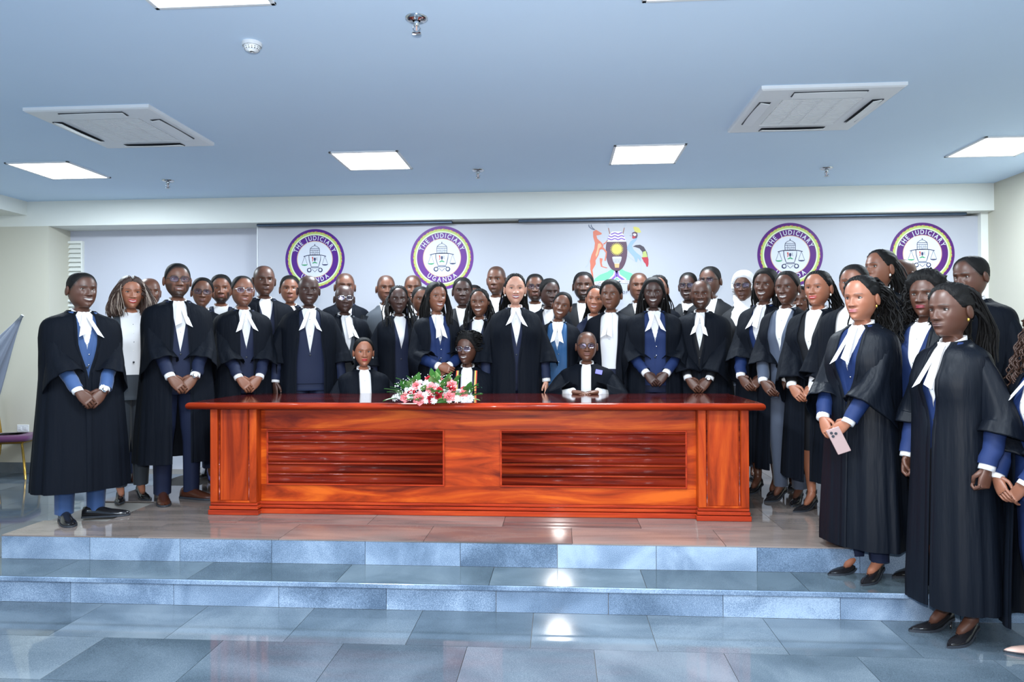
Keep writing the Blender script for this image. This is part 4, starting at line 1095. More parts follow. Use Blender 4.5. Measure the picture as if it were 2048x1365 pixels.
LIPS = dict(d=(.085, .040, .036), dd=(.06, .028, .028), m=(.15, .060, .050), b=(.22, .075, .065), w=(.32, .10, .09), l=(.40, .10, .10))
def person(px, top, d, label, sex='m', tone='d', hair='short', z0=0.0, by=0.0, hy=0.0, hp=0.0, hr=0.0, gown=True, jacket='navy', waistcoat=None, bands=True, pose='side',
           beard=0.0, glasses=None, smile=0.3, opn=0.0, lips=None, shoes=None, shoe_mat='shoe_black', trousers='navy', bw=1.0, gap=0.055, gap_low=None, hs=1.06, satin=False, dzh=0.0,
           seated=False, watch=0, earring=False, fw=1.0, jaw=1.0, nose=1.1, hem=0.27, splay=0.05, seed=None, hands=True, vneck=1.18, group='lawyers posing around the table', body_tone=None, skip_low=False, recede=0.0, sl=None, jgap=None, feet=(-10, 10), band_len=0.17, bturn=0.0):
    seed = seed if seed is not None else int(px*7+top); rs = np.random.RandomState(seed % 100000)
    p = dict(sex=sex, tone=TONES[tone], smile=smile, open=opn, beard=beard, hs=hs, hy=hy, hp=hp, hr=hr, seed=seed % 1000, nose=nose, jaw=jaw*(0.88 if sex == 'f' else 1.0), fw=fw*(1.01 if sex == 'f' else 1.045),
             lip=LIPS[tone] if lips is None else lips, scalp=0.0, recede=recede)
    if hair == 'shave': p['scalp'] = .62
    if hair in ('short', 'fade', 'flat'): p['scalp'] = .93
    if hair == 'bald': p['scalp'] = .12
    tone_c = np.array(p['tone'])
    fine = d < 4.7 or seated
    ht = {'short': .007, 'fade': .0035, 'flat': .015, 'shave': 0, 'bald': 0}.get(hair, .010)
    drop = 0.44 if seated else 0.0
    crown = 1.505+(CHIN+.236-1.505)*hs+ht
    loc = at_depth(px, top, d); H = float(loc[2])-z0
    s = H/(crown-drop)
    face = math.atan2(-loc[0], loc[1]-0.0)
    root = empty('person', (float(loc[0]), float(loc[1]), z0), face+R(by)); tag(root, label, 'person', group)
    p['hy'] = hy-by if False else hy
    def low(V):            # upper body goes down when seated
        V = np.array(V, float); V[..., 2] -= drop; return V
    fin = lambda V: low(V)*s
    bwid = bw*(0.90 if sex == 'f' else 1.0)
    bust = 0.022 if sex == 'f' else 0.0
    # ---- body
    mb = MB()
    V, colr, th, idx, zc = head_grid(p, fine)
    tw = sstep(1.46, 1.40, V[..., 2])
    Vh = V.copy(); Vh[..., 0] *= 1+(bwid-1)*tw
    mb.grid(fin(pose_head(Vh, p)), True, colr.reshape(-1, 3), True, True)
    for sd in (-1, 1):
        # eyes
        k = np.argmin((V[..., 0]-sd*.031)**2+(V[..., 2]-CHIN-.120)**2+(V[..., 1] > 0)*9); yy = V.reshape(-1, 3)[k, 1]
        opn_e = .0058*(1-0.30*smile*(opn > .3))
        Eo = ellipsoid((0, 0, 0), (.0148, .0062, opn_e), 16, 11)
        Eo = Eo[:, :, [0, 2, 1]] if False else Eo
        ec = np.tile(np.array([.44, .41, .39]), Eo.shape[:2]+(1,))
        gx = .003*np.sign(hy)*min(1, abs(hy)/20); rr = np.sqrt((Eo[..., 0]+gx)**2+(Eo[..., 2])**2)
        ec[rr < .0062] = (.018, .009, .007); ec[(rr > .0062) & (rr < .0075)] = (.20, .17, .15)
        ec[np.abs(Eo[..., 0]) > .0135] = tone_c*.6
        Eo = Eo+np.array([sd*.0315, yy+.0030, CHIN+.1195]); Eo[..., 2] += (np.abs(Eo[..., 0])-.0315)*.10
        mb.grid(fin(pose_head(Eo, p)), True, ec.reshape(-1, 3), True, True)
        t_ = np.linspace(-1, 1, 9)
        lid = np.stack([sd*.0315+t_*.0155, yy+.0005-.0035*(1-t_**2), CHIN+.1205+opn_e*np.sqrt(np.clip(1-t_**2, 0, 1))+t_*sd*.0012], 1)
        mb.grid(fin(pose_head(tube_grid(lid, .0016 if sex == 'm' else .0021, 5), p)), True, np.array([.012, .009, .008]) if sex == 'f' else tone_c*.35, True, True)
        lid[:, 1] += .0015; lid[:, 2] += .0028
        mb.grid(fin(pose_head(tube_grid(lid, .0026, 5), p)), True, tone_c*.85, True, True)
        # ears
        Er = ellipsoid((0, 0, 0), (.0110, .0195, .033), 12, 9); Er[..., 1] += -Er[..., 2]*.25
        Er[..., 0] -= .005*np.exp(-((Er[..., 1]+.004)/.008)**2-(Er[..., 2]/.014)**2)
        Er = Er*np.array([sd, 1, 1])+np.array([sd*.0835*p['fw'], .012, CHIN+.108])
        mb.grid(fin(pose_head(Er, p)), True, tone_c*.92, True, True, flip=sd < 0)
    # ---- arms
    shw = .172*bwid
    AR = {}
    for sd in (-1, 1):
        S = np.array([sd*shw, .005, 1.392])
        pl = (sd*.75, .65, -.25)
        if pose == 'clasp':   Wr = (sd*.082, -.235-.012*(sd < 0), .935+dzh); hd = (-sd*.66, -.12, -.74); hn = (0, 1, -.15); cu = .42
        elif pose == 'cross': Wr = (sd*.045, -.250-.03*(sd < 0), .985+dzh); hd = (-sd*.80, -.05, -.58 if sd > 0 else -.25); hn = (0, 1, -.1); cu = .35
        elif pose == 'phone': Wr = (-.10, -.235, .945+dzh) if sd < 0 else (.075, -.255, .93+dzh); hd = (.45, -.2, -.8) if sd < 0 else (-.75, -.15, -.55); hn = (0, 1, 0); cu = .5
        elif pose == 'table': Wr = (sd*.10, -.36, .815+drop/1.0-.0+dzh) ; hd = (-sd*.75, -.55, -.03); hn = (0, 0, -1); cu = .12
        elif pose == 'lap':   Wr = (sd*.13, -.28, .70+drop); hd = (-sd*.5, -.8, -.2); hn = (0, 0, -1); cu = .2
        elif pose == 'left_down' and sd < 0: Wr = (-.09, -.225, .94+dzh); hd = (.6, -.1, -.75); hn = (0, 1, 0); cu = .4
        elif pose == 'fists': Wr = (sd*.27*bwid, -.06, .885); hd = (-sd*.05, -.15, -1); hn = (-sd*1, .1, 0); cu = 1.15
        else:                 Wr = (sd*.275*bwid, -.05, .875); hd = (-sd*.03, -.12, -1); hn = (-sd*.9, .35, 0); cu = .30
        E, Wr = ik(S, Wr, pole=pl); AR[sd] = (S, E, np.array(Wr))
        L = limb(S, E, np.array(Wr), 15); rad = np.interp(np.linspace(0, 1, len(L)), [0, .4, .55, .7, 1], [.034, .043, .041, .036, .026])
        mb.grid(fin(tube_grid(L, rad, 12)), True, tone_c, True, True)
        hb = MB(); add_hand(hb, np.array(Wr), np.array(hd, float), np.array(hn, float), sd, cu, tone_c*1.05, s=1.02 if sex == 'm' else .92)
        for Vv in hb.V: Vv[:, 2] -= drop
        mb.add(np.concatenate(hb.V)*s, hb.F, np.concatenate(hb.C))
    # ---- legs
    heel = (shoes or ('pump' if sex == 'f' else 'oxford')) == 'pump'
    za = .135 if heel else .085
    LG = {}
    for sd in (-1, 1):
        fx = sd*(.10 if sex == 'm' else .075)
        if seated: hip, kn, an = np.array([sd*.10, .0, .50]), np.array([sd*.13, -.40, .52]), np.array([sd*.13, -.36, .09])
        else: hip, kn, an = np.array([sd*.088, .0, .88]), np.array([fx, -.015, .49]), np.array([fx, .03, za])
        L = limb(hip, kn, an, 15, .15); rad = np.interp(np.linspace(0, 1, len(L)), [0, .45, .55, .72, 1], [.080, .058, .054, .052, .030])
        mb.grid(tube_grid(L, rad, 12)*s, True, tone_c, True, True)
        ft = np.array([an+(0, 0, .01), an+(0, -.004, -.03), an+(0, -.042, -.058), (an[0], an[1]-.085, .052), (an[0], an[1]-.11, .040)]) if heel else np.array([an+(0, .0, .01), an+(0, .0, -.02), an+(0, -.005, -.035), an+(0, -.02, -.045), (an[0], an[1]-.04, .032)])
        mb.grid(tube_grid(ft, np.array([.030, .031, .027, .020, .008]) if heel else np.array([.034, .033, .026, .018, .008]), 10, (1, 0, 0))*s, True, tone_c, True, True)
        LG[sd] = (hip, kn, an, L)
    body = mb.build('body', M['skin'], root)
    # ---- shoes
    if not skip_low:
        for sd in (-1, 1):
            an = LG[sd][2]
            shoe(root, an[0]*s, (an[1]-.03)*s, R(feet[0 if sd < 0 else 1]), shoes or ('pump' if sex == 'f' else 'oxford'), M[shoe_mat], 0, s*(1.0 if sex == 'm' else .92))
    # ---- trousers
    if trousers:
        tb = MB()
        for sd in (-1, 1):
            hip, kn, an, L = LG[sd]
            L = L.copy(); 
            if not seated: L[-1, 2] = max(.055, za-.03)
            rad = np.interp(np.linspace(0, 1, len(L)), [0, .45, .7, 1], [.096, .076, .066, .057 if sex == 'm' else .052])
            G = tube_grid(L, rad, 18); a = np.linspace(0, 2*math.pi, 18, endpoint=False)
            G = G+(0.004*np.sin(5*a+rs.uniform(0, 6))[None, :, None])*np.array([1, 1, 0])
            tb.grid(G*s, True)
        zs = np.linspace(1.0, .80, 6)-(.44 if seated else 0)
        Gp = shell(TORSO, .010, np.linspace(1.0, .80, 6), 32, None, bwid); Gp[..., 2] -= (.44 if seated else 0)
        tb.grid(Gp*s, True, None, False, True)
        tb.build('trousers' if sex == 'm' or trousers != 'black' else 'trousers', M[trousers], root)
    else:
        a = np.linspace(0, 2*math.pi, 40, endpoint=False)
        SK = np.array([np.stack([w*np.sin(a), -dd*np.cos(a), np.full(40, z)], 1) for z, w, dd in ((1.0, .180, .122), (.92, .19, .128), (.82, .193, .13), (.65, .185, .13), (.5, .172, .125), (.46, .170, .123))])
        MB().grid(SK*s*np.array([bwid, 1, 1]), True).build('skirt', M['black'], root)
    # ---- shirt and collar
    sb = MB(); sb.grid(fin(shell(TORSO, .007, np.linspace(1.492, .90, 20), 40, None, bwid, bust)), True)
    ca = np.linspace(0, 2*math.pi, 30, endpoint=False); CG = []
    for z, w, yf, yb in ((1.470, .066, -.058, .074), (1.492, .064, -.054, .074), (1.512, .062, -.049, .074), (1.522, .060, -.046, .073), (1.520, .056, -.042, .069), (1.49, .056, -.042, .068)):
        c, s_ = np.cos(ca), np.sin(ca)
        CG.append(np.stack([w*s_, np.where(c > 0, yf*c, -yb*c), z-.034*((1+c)/2)**2*(z > 1.48)+.010*(1-c)/2], 1))
    sb.grid(fin(np.array(CG)), True)
    shirt = sb.build('shirt', M['white'], root)
    for sd in (-1, 1):
        tri = np.array([(sd*.004, -.060, 1.492), (sd*.036, -.056, 1.498), (sd*.024, -.070, 1.470), (sd*.004, -.056, 1.492), (sd*.036, -.052, 1.498), (sd*.024, -.066, 1.470)])
        MB().add(fin(tri), [[0, 2, 1], [3, 4, 5], [0, 1, 4, 3], [1, 2, 5, 4], [2, 0, 3, 5]]).build('collar_wing', M['white'], shirt, False)
    yfront = lambda z, off: crv(-TORSO[:, 0], TORSO[:, 2], -np.asarray(z))*(0.5+0.5*bwid)-off-bust*np.exp(-((np.asarray(z)-1.285)/.07)**2)
    if fine or d < 6.3:
        for k in range(4):
            zz = 1.40-.07*k; y_ = float(yfront(zz, .0085))
            MB().grid(fin(ellipsoid((0, y_, zz), (.004, .002, .004), 8, 5)), True).build('button', M['pearl'] if k % 2 else M['silver'], shirt)
    def vgap(top_w, zb, ztop=1.49):
        return lambda z: top_w*max(0.0, min(1.0, (z-zb)/(ztop-zb)))**0.9
    if waistcoat:
        zb = 1.24
        wo = MB().grid(fin(shell(TORSO, .014, np.linspace(1.488, .88, 24), 48, vgap(.055, zb), bwid, bust)), False).build('waistcoat', M[waistcoat], root)
        for k in range(4):
            zz = 1.19-.075*k
            MB().grid(fin(ellipsoid((.012, float(yfront(zz, .0165)), zz), (.006, .003, .006), 8, 5)), True).build('button', M['silver'], wo)
    if jacket:
        zb = vneck if not waistcoat else 1.02
        jo = MB().grid(fin(shell(TORSO, .021, np.linspace(1.495, .86 if not seated else .95, 26), 52, vgap(.062, zb) if jgap is None else (lambda z: jgap), bwid, bust)), False).build('suit_jacket', M[jacket], root)
        for sd in (-1, 1):
            S, E, Wr = AR[sd]; L = limb(S+((E-S)*.10 if gown else 0), E, E+(Wr-E)*.93, 15)
            rad = np.interp(np.linspace(0, 1, len(L)), [0, .35, .6, 1], [.070, .060, .052, .042] if not gown else [.036, .052, .050, .042])
            G = tube_grid(L, rad, 14); a = np.linspace(0, 2*math.pi, 14, endpoint=False)
            G += .003*rs.randn(len(L), 1, 3)
            MB().grid(fin(G), True, None, True, False).build('sleeve', M[jacket], jo)
        MB().grid(fin(ellipsoid((.0, float(yfront(1.10, .0245)), 1.10), (.008, .003, .008), 8, 5)), True).build('button', M['dark'], jo)
    else:
        for sd in (-1, 1):
            S, E, Wr = AR[sd]; L = limb(S+(E-S)*.10, E, E+(Wr-E)*.90, 15)
            MB().grid(fin(tube_grid(L, np.interp(np.linspace(0, 1, len(L)), [0, .35, .6, 1], [.034, .050, .047, .037]), 14)), True, None, True, False).build('sleeve', M['white'], shirt)
    for sd in (-1, 1):
        S, E, Wr = AR[sd]; u = norm(Wr-E)
        L = np.array([Wr-u*.045, Wr-u*.02, Wr+u*.006, Wr+u*.004, Wr-u*.03])
        MB().grid(fin(tube_grid(L, np.array([.034, .0355, .036, .0325, .031]), 14)), True).build('shirt_cuff', M['white'], root)
    # ---- gown
    gm = M['gown_satin'] if satin else M['gown']
    if gown:
        ph = rs.uniform(0, 6.28, 6); gl = gap if gap_low is None else gap_low
        zlo = .93 if seated else hem
        def folds(z, t):
            a = .004+.075*sstep(1.25, .35, z)
            f = np.sin(9*t+ph[0])+.7*np.sin(14*t+ph[1])+.45*np.sin(23*t+ph[2]+.6*z)+.3*np.sin(37*t+ph[3])
            return a*.42*f*(0.35+0.65*np.abs(np.sin(t/2))**.5)+.012*np.sin(46*t+ph[4])*sstep(1.40, 1.30, z)*sstep(.9, 1.15, z)
        gp = lambda z: (gap+(gl-gap)*sstep(1.30, 1.0, z))*sstep(1.53, 1.47, z)+.034*sstep(1.47, 1.53, z)
        G = shell(GOWN, .012, np.concatenate([np.linspace(1.515, 1.38, 9), np.linspace(1.36, zlo, 24)]), 84, gp, bwid*1.0, bust*1.35, folds, dip=.02)
        G[..., :2] *= 1+.02*sstep(1.50, 1.42, G[..., 2:3])
        if seated:
            G[..., 1] *= 1.0
        go = MB().grid(fin(G), False).build('gown', gm, root)
        # turned-back facing along the front edges
        for e in (0, -1):
            E_ = G[:, e].copy(); E_[:, 1] -= .004; nx = 1 if e == 0 else -1
            wd = .020*np.ones(len(E_)); st = np.stack([E_, E_+np.stack([nx*wd, wd*0-.003, wd*0], 1), E_+np.stack([nx*wd, wd*0+.004, wd*0], 1)], 1)
            MB().grid(fin(st), False).build('facing', gm, go)
        for sd in (-1, 1):
            S, E, Wr = AR[sd]
            tail = {'side': .42, 'fists': .34, 'table': .90, 'lap': .6}.get(pose, .50)
            if sl: tail = sl
            S2 = S+np.array([-sd*.012, 0, .012])
            L = limb(S2, E, E+(Wr-E)*tail, 21)
            n = len(L); T_ = norm(np.gradient(L, axis=0)); q = np.linspace(0, 1, n); a = np.linspace(0, 2*math.pi, 30, endpoint=False)
            ref = norm(np.array([sd*.35, .55, -.85])); Gs = []
            for i in range(n):
                D = norm(ref-(ref @ T_[i])*T_[i]); Sx = np.cross(T_[i], D)
                r = np.interp(q[i], [0, .12, .4, .8, 1], [.058, .076, .090, .108, .120]); hang = (.15 if pose in ('clasp', 'cross', 'phone') else .085)*sstep(.35, 1.0, q[i])
                rip = 1+(.03+.05*q[i])*(np.sin(6*a+ph[0]+1.5*q[i])+.6*np.sin(11*a+ph[1]))
                sn = np.sin(a)
                Gs.append(L[i]+(r*rip*np.cos(a))[:, None]*Sx*.92+((r*rip*sn)*np.where(sn > 0, 1.0, .72)+hang*np.clip(sn, 0, 1)**1.5)[:, None]*D)
            # a hem that turns inwards
            last = Gs[-1]; cen = last.mean(0); Gs.append(cen+(last-cen)*.95-T_[-1]*.012); Gs.append(cen+(last-cen)*.80-T_[-1]*.07)
            MB().grid(fin(np.array(Gs)), True, None, True, False).build('gown_sleeve', gm, go)
    # ---- white bands at the throat
    if bands:
        gy_ = lambda z: min(float(crv(-GOWN[:, 0], GOWN[:, 2], -np.array(z)))*(.5+.5*bwid) if gown else 0, float(yfront(z, .024)))-bust*.6*math.exp(-((z-1.285)/.07)**2)
        for sd in (-1, 1):
            rows = []
            bl = band_len*(1+.06*rs.uniform(-1, 1))
            for q in np.linspace(0, 1, 9):
                z = 1.487-bl*q; cx = sd*(.007+splay*q**1.1)+bturn*q; w = .011+.0105*q**.7
                y = np.interp(q, [0, .15, 1], [-.066, gy_(1.465)-.012, gy_(1.487-bl)-.030])
                tl = sd*.10*q*.0
                rows.append([(cx-w, y, z+sd*.012*q), (cx+w, y, z-sd*.012*q), (cx+w, y+.003, z-sd*.012*q), (cx-w, y+.003, z+sd*.012*q)])
            MB().grid(fin(np.array(rows)), True, None, True, True).build('neck_band', M['white'], root, False)
        MB().grid(fin(ellipsoid((0, -.064, 1.484), (.016, .009, .012), 10, 7)), True).build('band_knot', M['white'], shirt)
    # ---- hair
    HV = V[idx <= 18.01]
    nr, nc = HV.shape[:2]
    Nrm = norm(np.cross(np.roll(HV, -1, 1)-np.roll(HV, 1, 1), np.gradient(HV, axis=0)))
    cenr = np.array([0, .01, CHIN+.12]); sgn = np.sign(((HV-cenr)*Nrm).sum(-1))[..., None]; Nrm = Nrm*np.where(sgn == 0, 1, sgn)
    Nrm[:3] = norm(HV[:3]-cenr)
    def cap(t, hl=0.0, noise=0.0, ridge=0.0, name='hair', m='hair', soft=.012, lowb=0.0, part=False):
        Zr = HV[..., 2]-CHIN; h = hairline(th)[None, :]+hl-lowb*(np.abs(th)[None, :] > 1.0)+recede*np.exp(-(th/0.9)**2)[None, :]
        m_ = sstep(-.002, soft, Zr-h)
        tt = t*np.ones_like(Zr)
        if noise: tt = tt*(1+noise*rs.randn(*Zr.shape))
        if ridge: tt = tt*(.45+.75*np.abs(np.sin(math.pi*HV[..., 0]/ridge)))
        if part: tt = tt*(.25+.75*sstep(0, .012, np.abs(HV[..., 0]))+.0)
        P = HV+Nrm*(tt*m_-.004*(1-m_))[..., None]
        F = grid_faces(nr, nc, True); mv = (m_ > .0).ravel(); keep = mv[F].any(1); F = F[keep]
        used = np.unique(F); mp = -np.ones(nr*nc, int); mp[used] = np.arange(len(used))
        return MB().add(fin(pose_head(P.reshape(-1, 3)[used], p)), mp[F]).build(name, M[m], root)
    def strands(parent, n, ths, zr, end, length, r=.0045, curl=0.0, kf=6, m='hair', name='lock', lift=.02, jit=.02, segs=10):
        mbs = MB()
        for k in range(n):
            sd = 1 if k % 2 else -1
            t = math.radians(rs.uniform(*ths))*sd; z = rs.uniform(*zr)
            j = int(np.argmin(np.abs(th-t))); i = int(np.argmin(np.abs(HV[:, j, 2]-CHIN-z)))
            p0 = HV[i, j]; nn = Nrm[i, j]
            e = np.array(end(sd, abs(t))); p3 = e+rs.randn(3)*jit; p3[2] = CHIN-length*(1+.18*rs.uniform(-1, 1))
            p1 = p0+nn*lift+np.array([0, 0, .004]); p2 = np.array([p3[0], p3[1], (p0[2]*.45+p3[2]*.55)])
            p2 += norm(np.array([p2[0], p2[1], 0]))*.012
            C_ = bez(p0, p1, p2, p3, segs)
            if curl:
                a = np.linspace(0, kf, segs)*2*math.pi+rs.uniform(0, 6.28); w = np.linspace(.15, 1, segs)
                C_ = C_+np.stack([np.cos(a), np.sin(a), 0*a], 1)*(curl*w)[:, None]
            rad = r*np.concatenate([np.ones(segs-2), [.8, .4]])
            mbs.grid(fin(pose_head(tube_grid(C_, rad, 5), p)), True, None, True, True)
        return mbs.build(name, M[m], parent)
    def blob(c, r, parent, name='bun', m='hair', noise=.06, nn=(18, 12)):
        B = ellipsoid((0, 0, 0), r, *nn); B = B*(1+noise*rs.randn(*B.shape[:2], 1)); B = B+np.array(c)
        return MB().grid(fin(pose_head(B, p)), True, None, True, True).build(name, M[m], parent)
    back = lambda sd, t: (sd*rs.uniform(.02, .13), .165, 0)
    front = lambda sd, t: (sd*rs.uniform(.085, .135), -.125, 0)
    if hair in ('short', 'fade', 'flat'):
        cap(ht, 0, .08, soft=.03)
    elif hair == 'pulled':
        h_ = cap(.009, .012, .05); blob((0, .115, CHIN+.13), (.042, .035, .04), h_)
    elif hair == 'braids':
        h_ = cap(.009, .016, .05, .015); strands(h_, 70, (95, 175), (.06, .19), back, .20, .0048, .004, 5, name='braid')
    elif hair == 'braids_side':
        h_ = cap(.009, .016, .05, .015); strands(h_, 44, (95, 175), (.06, .19), back, .18, .0048, .004, 5, name='braid'); strands(h_, 22, (80, 110), (.08, .16), front, .13, .0048, .003, 5, name='braid')
    elif hair == 'ponytail_curly':
        h_ = cap(.010, .018, .05, .014); strands(h_, 190, (120, 178), (.10, .22), lambda sd, t: (sd*rs.uniform(0, .11), .16+rs.uniform(-.03, .05), 0), .14, .0042, .010, 4.5, name='curl', lift=.07, jit=.03, segs=28)
    elif hair == 'locs':
        h_ = cap(.011, .014, .10, .017); blob((0, .105, CHIN+.17), (.055, .05, .055), h_, 'bun', noise=.12); strands(h_, 60, (110, 178), (.10, .22), lambda sd, t: (sd*rs.uniform(0, .09), .17, 0), .16, .0062, .003, 3, name='loc', lift=.05)
    elif hair == 'long':
        h_ = cap(.013, 0, .03, 0, part=True); strands(h_, 170, (62, 120), (.10, .205), lambda sd, t: (sd*rs.uniform(.075, .11), -.105 if sd > 0 else -.03, 0), .14, .0036, .001, 1, lift=.012, jit=.01); strands(h_, 90, (110, 178), (.08, .2), back, .24, .006, .001, 1)
    elif hair == 'long_back':
        h_ = cap(.013, 0, .03, 0); strands(h_, 110, (75, 178), (.08, .2), lambda sd, t: (sd*rs.uniform(.03, .14), .14-.20*max(0, 1.9-t), 0), .22, .007, .001, 1)
    elif hair == 'wavy':
        h_ = cap(.016, 0, .05, 0, part=True, m='hair_brown'); strands(h_, 260, (50, 120), (.10, .21), lambda sd, t: (sd*rs.uniform(.085, .145), -.07+rs.uniform(-.02, .04), 0), .06, .0034, .007, 1.3, m='hair_brown', lift=.035, segs=16)
        strands(h_, 90, (105, 178), (.08, .2), lambda sd, t: (sd*rs.uniform(.03, .15), .10, 0), .08, .0055, .008, 1.3, m='hair_brown', segs=14)
        strands(h_, 44, (50, 105), (.12, .21), lambda sd, t: (sd*rs.uniform(.08, .14), -.085, 0), .055, .0028, .007, 1.3, m='hair_light', name='highlight', lift=.040, segs=16)
    elif hair == 'curly':
        h_ = cap(.026, 0, .18); strands(h_, 170, (60, 178), (.05, .21), lambda sd, t: (sd*rs.uniform(.06, .16), .10-.17*max(0, 1.9-t), 0), .05, .005, .012, 5, name='curl', lift=.04, jit=.025, segs=18)
    elif hair == 'curly_red':
        h_ = cap(.026, 0, .18, m='hair_brown'); strands(h_, 240, (55, 178), (.05, .21), lambda sd, t: (sd*rs.uniform(.06, .20), .10-.20*max(0, 1.9-t), 0), .17, .0042, .012, 5.5, m='hair_brown', name='curl', lift=.05, jit=.03, segs=32)
    elif hair == 'updo':
        h_ = cap(.020, 0, .16); strands(h_, 260, (70, 178), (.10, .235), lambda sd, t: (sd*rs.uniform(.03, .13), .08+rs.uniform(-.05, .06), 0), -.13, .0045, .012, 4, name='curl', lift=.10, jit=.035, segs=16)
        strands(h_, 110, (95, 178), (.06, .2), lambda sd, t: (sd*rs.uniform(.05, .12), .12, 0), .02, .0045, .012, 5, name='curl', lift=.05, jit=.03, segs=16)
    elif hair == 'scarf':
        cap(.016, -.012, .0, 0, 'headscarf', 'white', .008, .03)
        a = np.linspace(0, 2*math.pi, 40, endpoint=False); Gs = []
        for z, w, yf, yb in ((1.60, .090, .02, .10), (1.56, .090, -.055, .10), (1.525, .078, -.078, .095), (1.49, .092, -.088, .10), (1.45, .13, -.115, .12), (1.40, .15, -.14, .13), (1.33, .11, -.16, .12)):
            c, s_ = np.cos(a), np.sin(a); rip = 1+.02*np.sin(9*a+z*40)
            Gs.append(np.stack([w*s_*rip, np.where(c > 0, yf*c, -yb*c)*rip, z-.01*(1+c)], 1))
        MB().grid(fin(np.array(Gs)), True).build('headscarf_wrap', M['white'], root)
    # ---- spectacles, watch, earrings
    if glasses:
        fm = M['frame'] if glasses == 'black' else M['silver']
        gl_ = MB(); kf_ = np.argmin((V[..., 0])**2+(V[..., 2]-CHIN-.122)**2+(V[..., 1] > 0)*9); yb_ = V.reshape(-1, 3)[kf_, 1]-.004
        a = np.linspace(0, 2*math.pi, 25); rim = []
        for sd in (-1, 1):
            pts = np.stack([sd*.0345+.0265*np.sign(np.cos(a))*np.abs(np.cos(a))**.6, np.full(25, yb_)+.006*np.abs(np.cos(a)*(np.cos(a)*sd > 0)), CHIN+.1185+.0185*np.sign(np.sin(a))*np.abs(np.sin(a))**.7], 1)
            gl_.grid(fin(pose_head(tube_grid(pts, .0019 if glasses == 'black' else .0013, 6, (0, 1, 0)), p)), True); rim.append(pts)
            tp = np.array([(sd*.061, yb_+.006, CHIN+.127), (sd*.074, yb_+.045, CHIN+.126), (sd*.0795, .01, CHIN+.124), (sd*.079, .03, CHIN+.112)])
            gl_.grid(fin(pose_head(tube_grid(tp, .0018, 6), p)), True)
        gl_.grid(fin(pose_head(tube_grid([(-.009, yb_, CHIN+.121), (0, yb_-.003, CHIN+.124), (.009, yb_, CHIN+.121)], .0018, 6), p)), True)
        go_ = gl_.build('spectacles', fm, root)
        for pts in rim:
            MB().add(fin(pose_head(pts[:-1], p)), [list(range(24))]).build('lens', M['lens'], go_, False)
    if watch:
        S, E, Wr = AR[watch]; u = norm(Wr-E); a = np.linspace(0, 2*math.pi, 22)
        v = norm(np.array([0, -1, .35])-np.array([0, -1, .35]) @ u*u); w_ = np.cross(u, v); c0 = Wr+u*.012
        pts = np.array([c0+.030*(math.cos(q)*v+math.sin(q)*w_) for q in a])
        wo = MB().grid(fin(tube_grid(pts, .006, 6, u)), True).build('wristwatch', M['silver'], root)
        f0 = c0+.031*v; MB().grid(fin(np.array([[f0+r_*(math.cos(q)*u+math.sin(q)*w_)+h_*v for q in a[:-1]] for r_, h_ in ((.019, -.004), (.019, .005), (.015, .007))])), True, None, True, True).build('watch_case', M['silver'], wo)
        MB().grid(fin(np.array([[f0+r_*(math.cos(q)*u+math.sin(q)*w_)+.0075*v for q in a[:-1]] for r_ in (.0145, .001)])), True, None, False, True).build('watch_face', M['pearl'] if sex == 'm' else M['dark'], wo)
    if earring:
        for sd in (-1, 1):
            MB().grid(fin(pose_head(ellipsoid((sd*.079*p['fw'], .006, CHIN+.070), (.006, .006, .009), 10, 7), p)), True).build('earring', M['pearl'] if earring != 'gold' else M['gold'], root)
    return root, s, AR, face

# ------------------------------------------------------------------ everyone in the photograph
LIPR = (.36, .012, .02); LIPD = (.20, .02, .035); LIPP = (.42, .12, .13)
# left end of the table
person(163, 545, 4.80, 'man in open gown over bright blue suit at the far left, nearest the steps', tone='d', hair='fade', by=14, hy=12, jacket='blue', waistcoat='blue', pose='clasp', smile=.8, opn=.8, trousers='blue', watch=1, bw=1.12, gap=.06, gap_low=.0, bturn=.02, hem=.23, fw=1.03, feet=(-4, 58))
person(262, 553, 5.45, 'woman with long highlighted wavy hair in charcoal trousers and white shirt', sex='f', tone='w', hair='wavy', by=8, gown=False, jacket='charcoal', bands=False, pose='side', smile=.9, opn=.7, lips=LIPR, trousers='charcoal', vneck=.92, jgap=.085)
person(298, 557, 6.3, 'bald man half hidden behind the woman with highlighted hair', tone='m', hair='bald', gown=True, hy=15, beard=.5, shoe_mat='shoe_brown')
person(355, 527, 5.40, 'tall man in spectacles with beard line, white bands, wristwatch, left of the table', tone='m', hair='fade', by=8, jacket='navy', pose='clasp', beard=.75, glasses='black', smile=.5, opn=.35, trousers='navy', shoe_mat='shoe_brown', watch=1, bw=1.06, gap=.045, gap_low=.06, bturn=.02, splay=.03, hem=.30, vneck=1.12, feet=(-4, 40))
person(403, 555, 6.2, 'woman in dark spectacles peering from behind the tall bespectacled man', sex='f', tone='m', hair='pulled', glasses='black', smile=.3, hr=-3, shoe_mat='shoe_blue')
person(442, 549, 6.55, 'bearded man with flat black hair in the back row, left of centre', tone='b', hair='short', gown=False, jacket='navy', beard=.9, smile=.1, bands=False)
person(485, 552, 5.85, 'man in silver spectacles with clasped hands and splayed bands at the table corner', tone='b', hair='fade', by=12, pose='clasp', glasses='silver', smile=.3, opn=.35, beard=.35, splay=.06, gap=.05, recede=.015, bw=1.02, watch=0)
person(528, 532, 6.40, 'tall bald man in black gown behind the bespectacled man', tone='d', hair='shave', by=10, bands=False, vneck=1.22, bw=1.1, smile=.2, recede=.03)
person(580, 551, 7.0, 'short haired man before the left emblem, only face and collar showing', tone='b', hair='short', gown=True, smile=.2, bw=.95, bands=False)
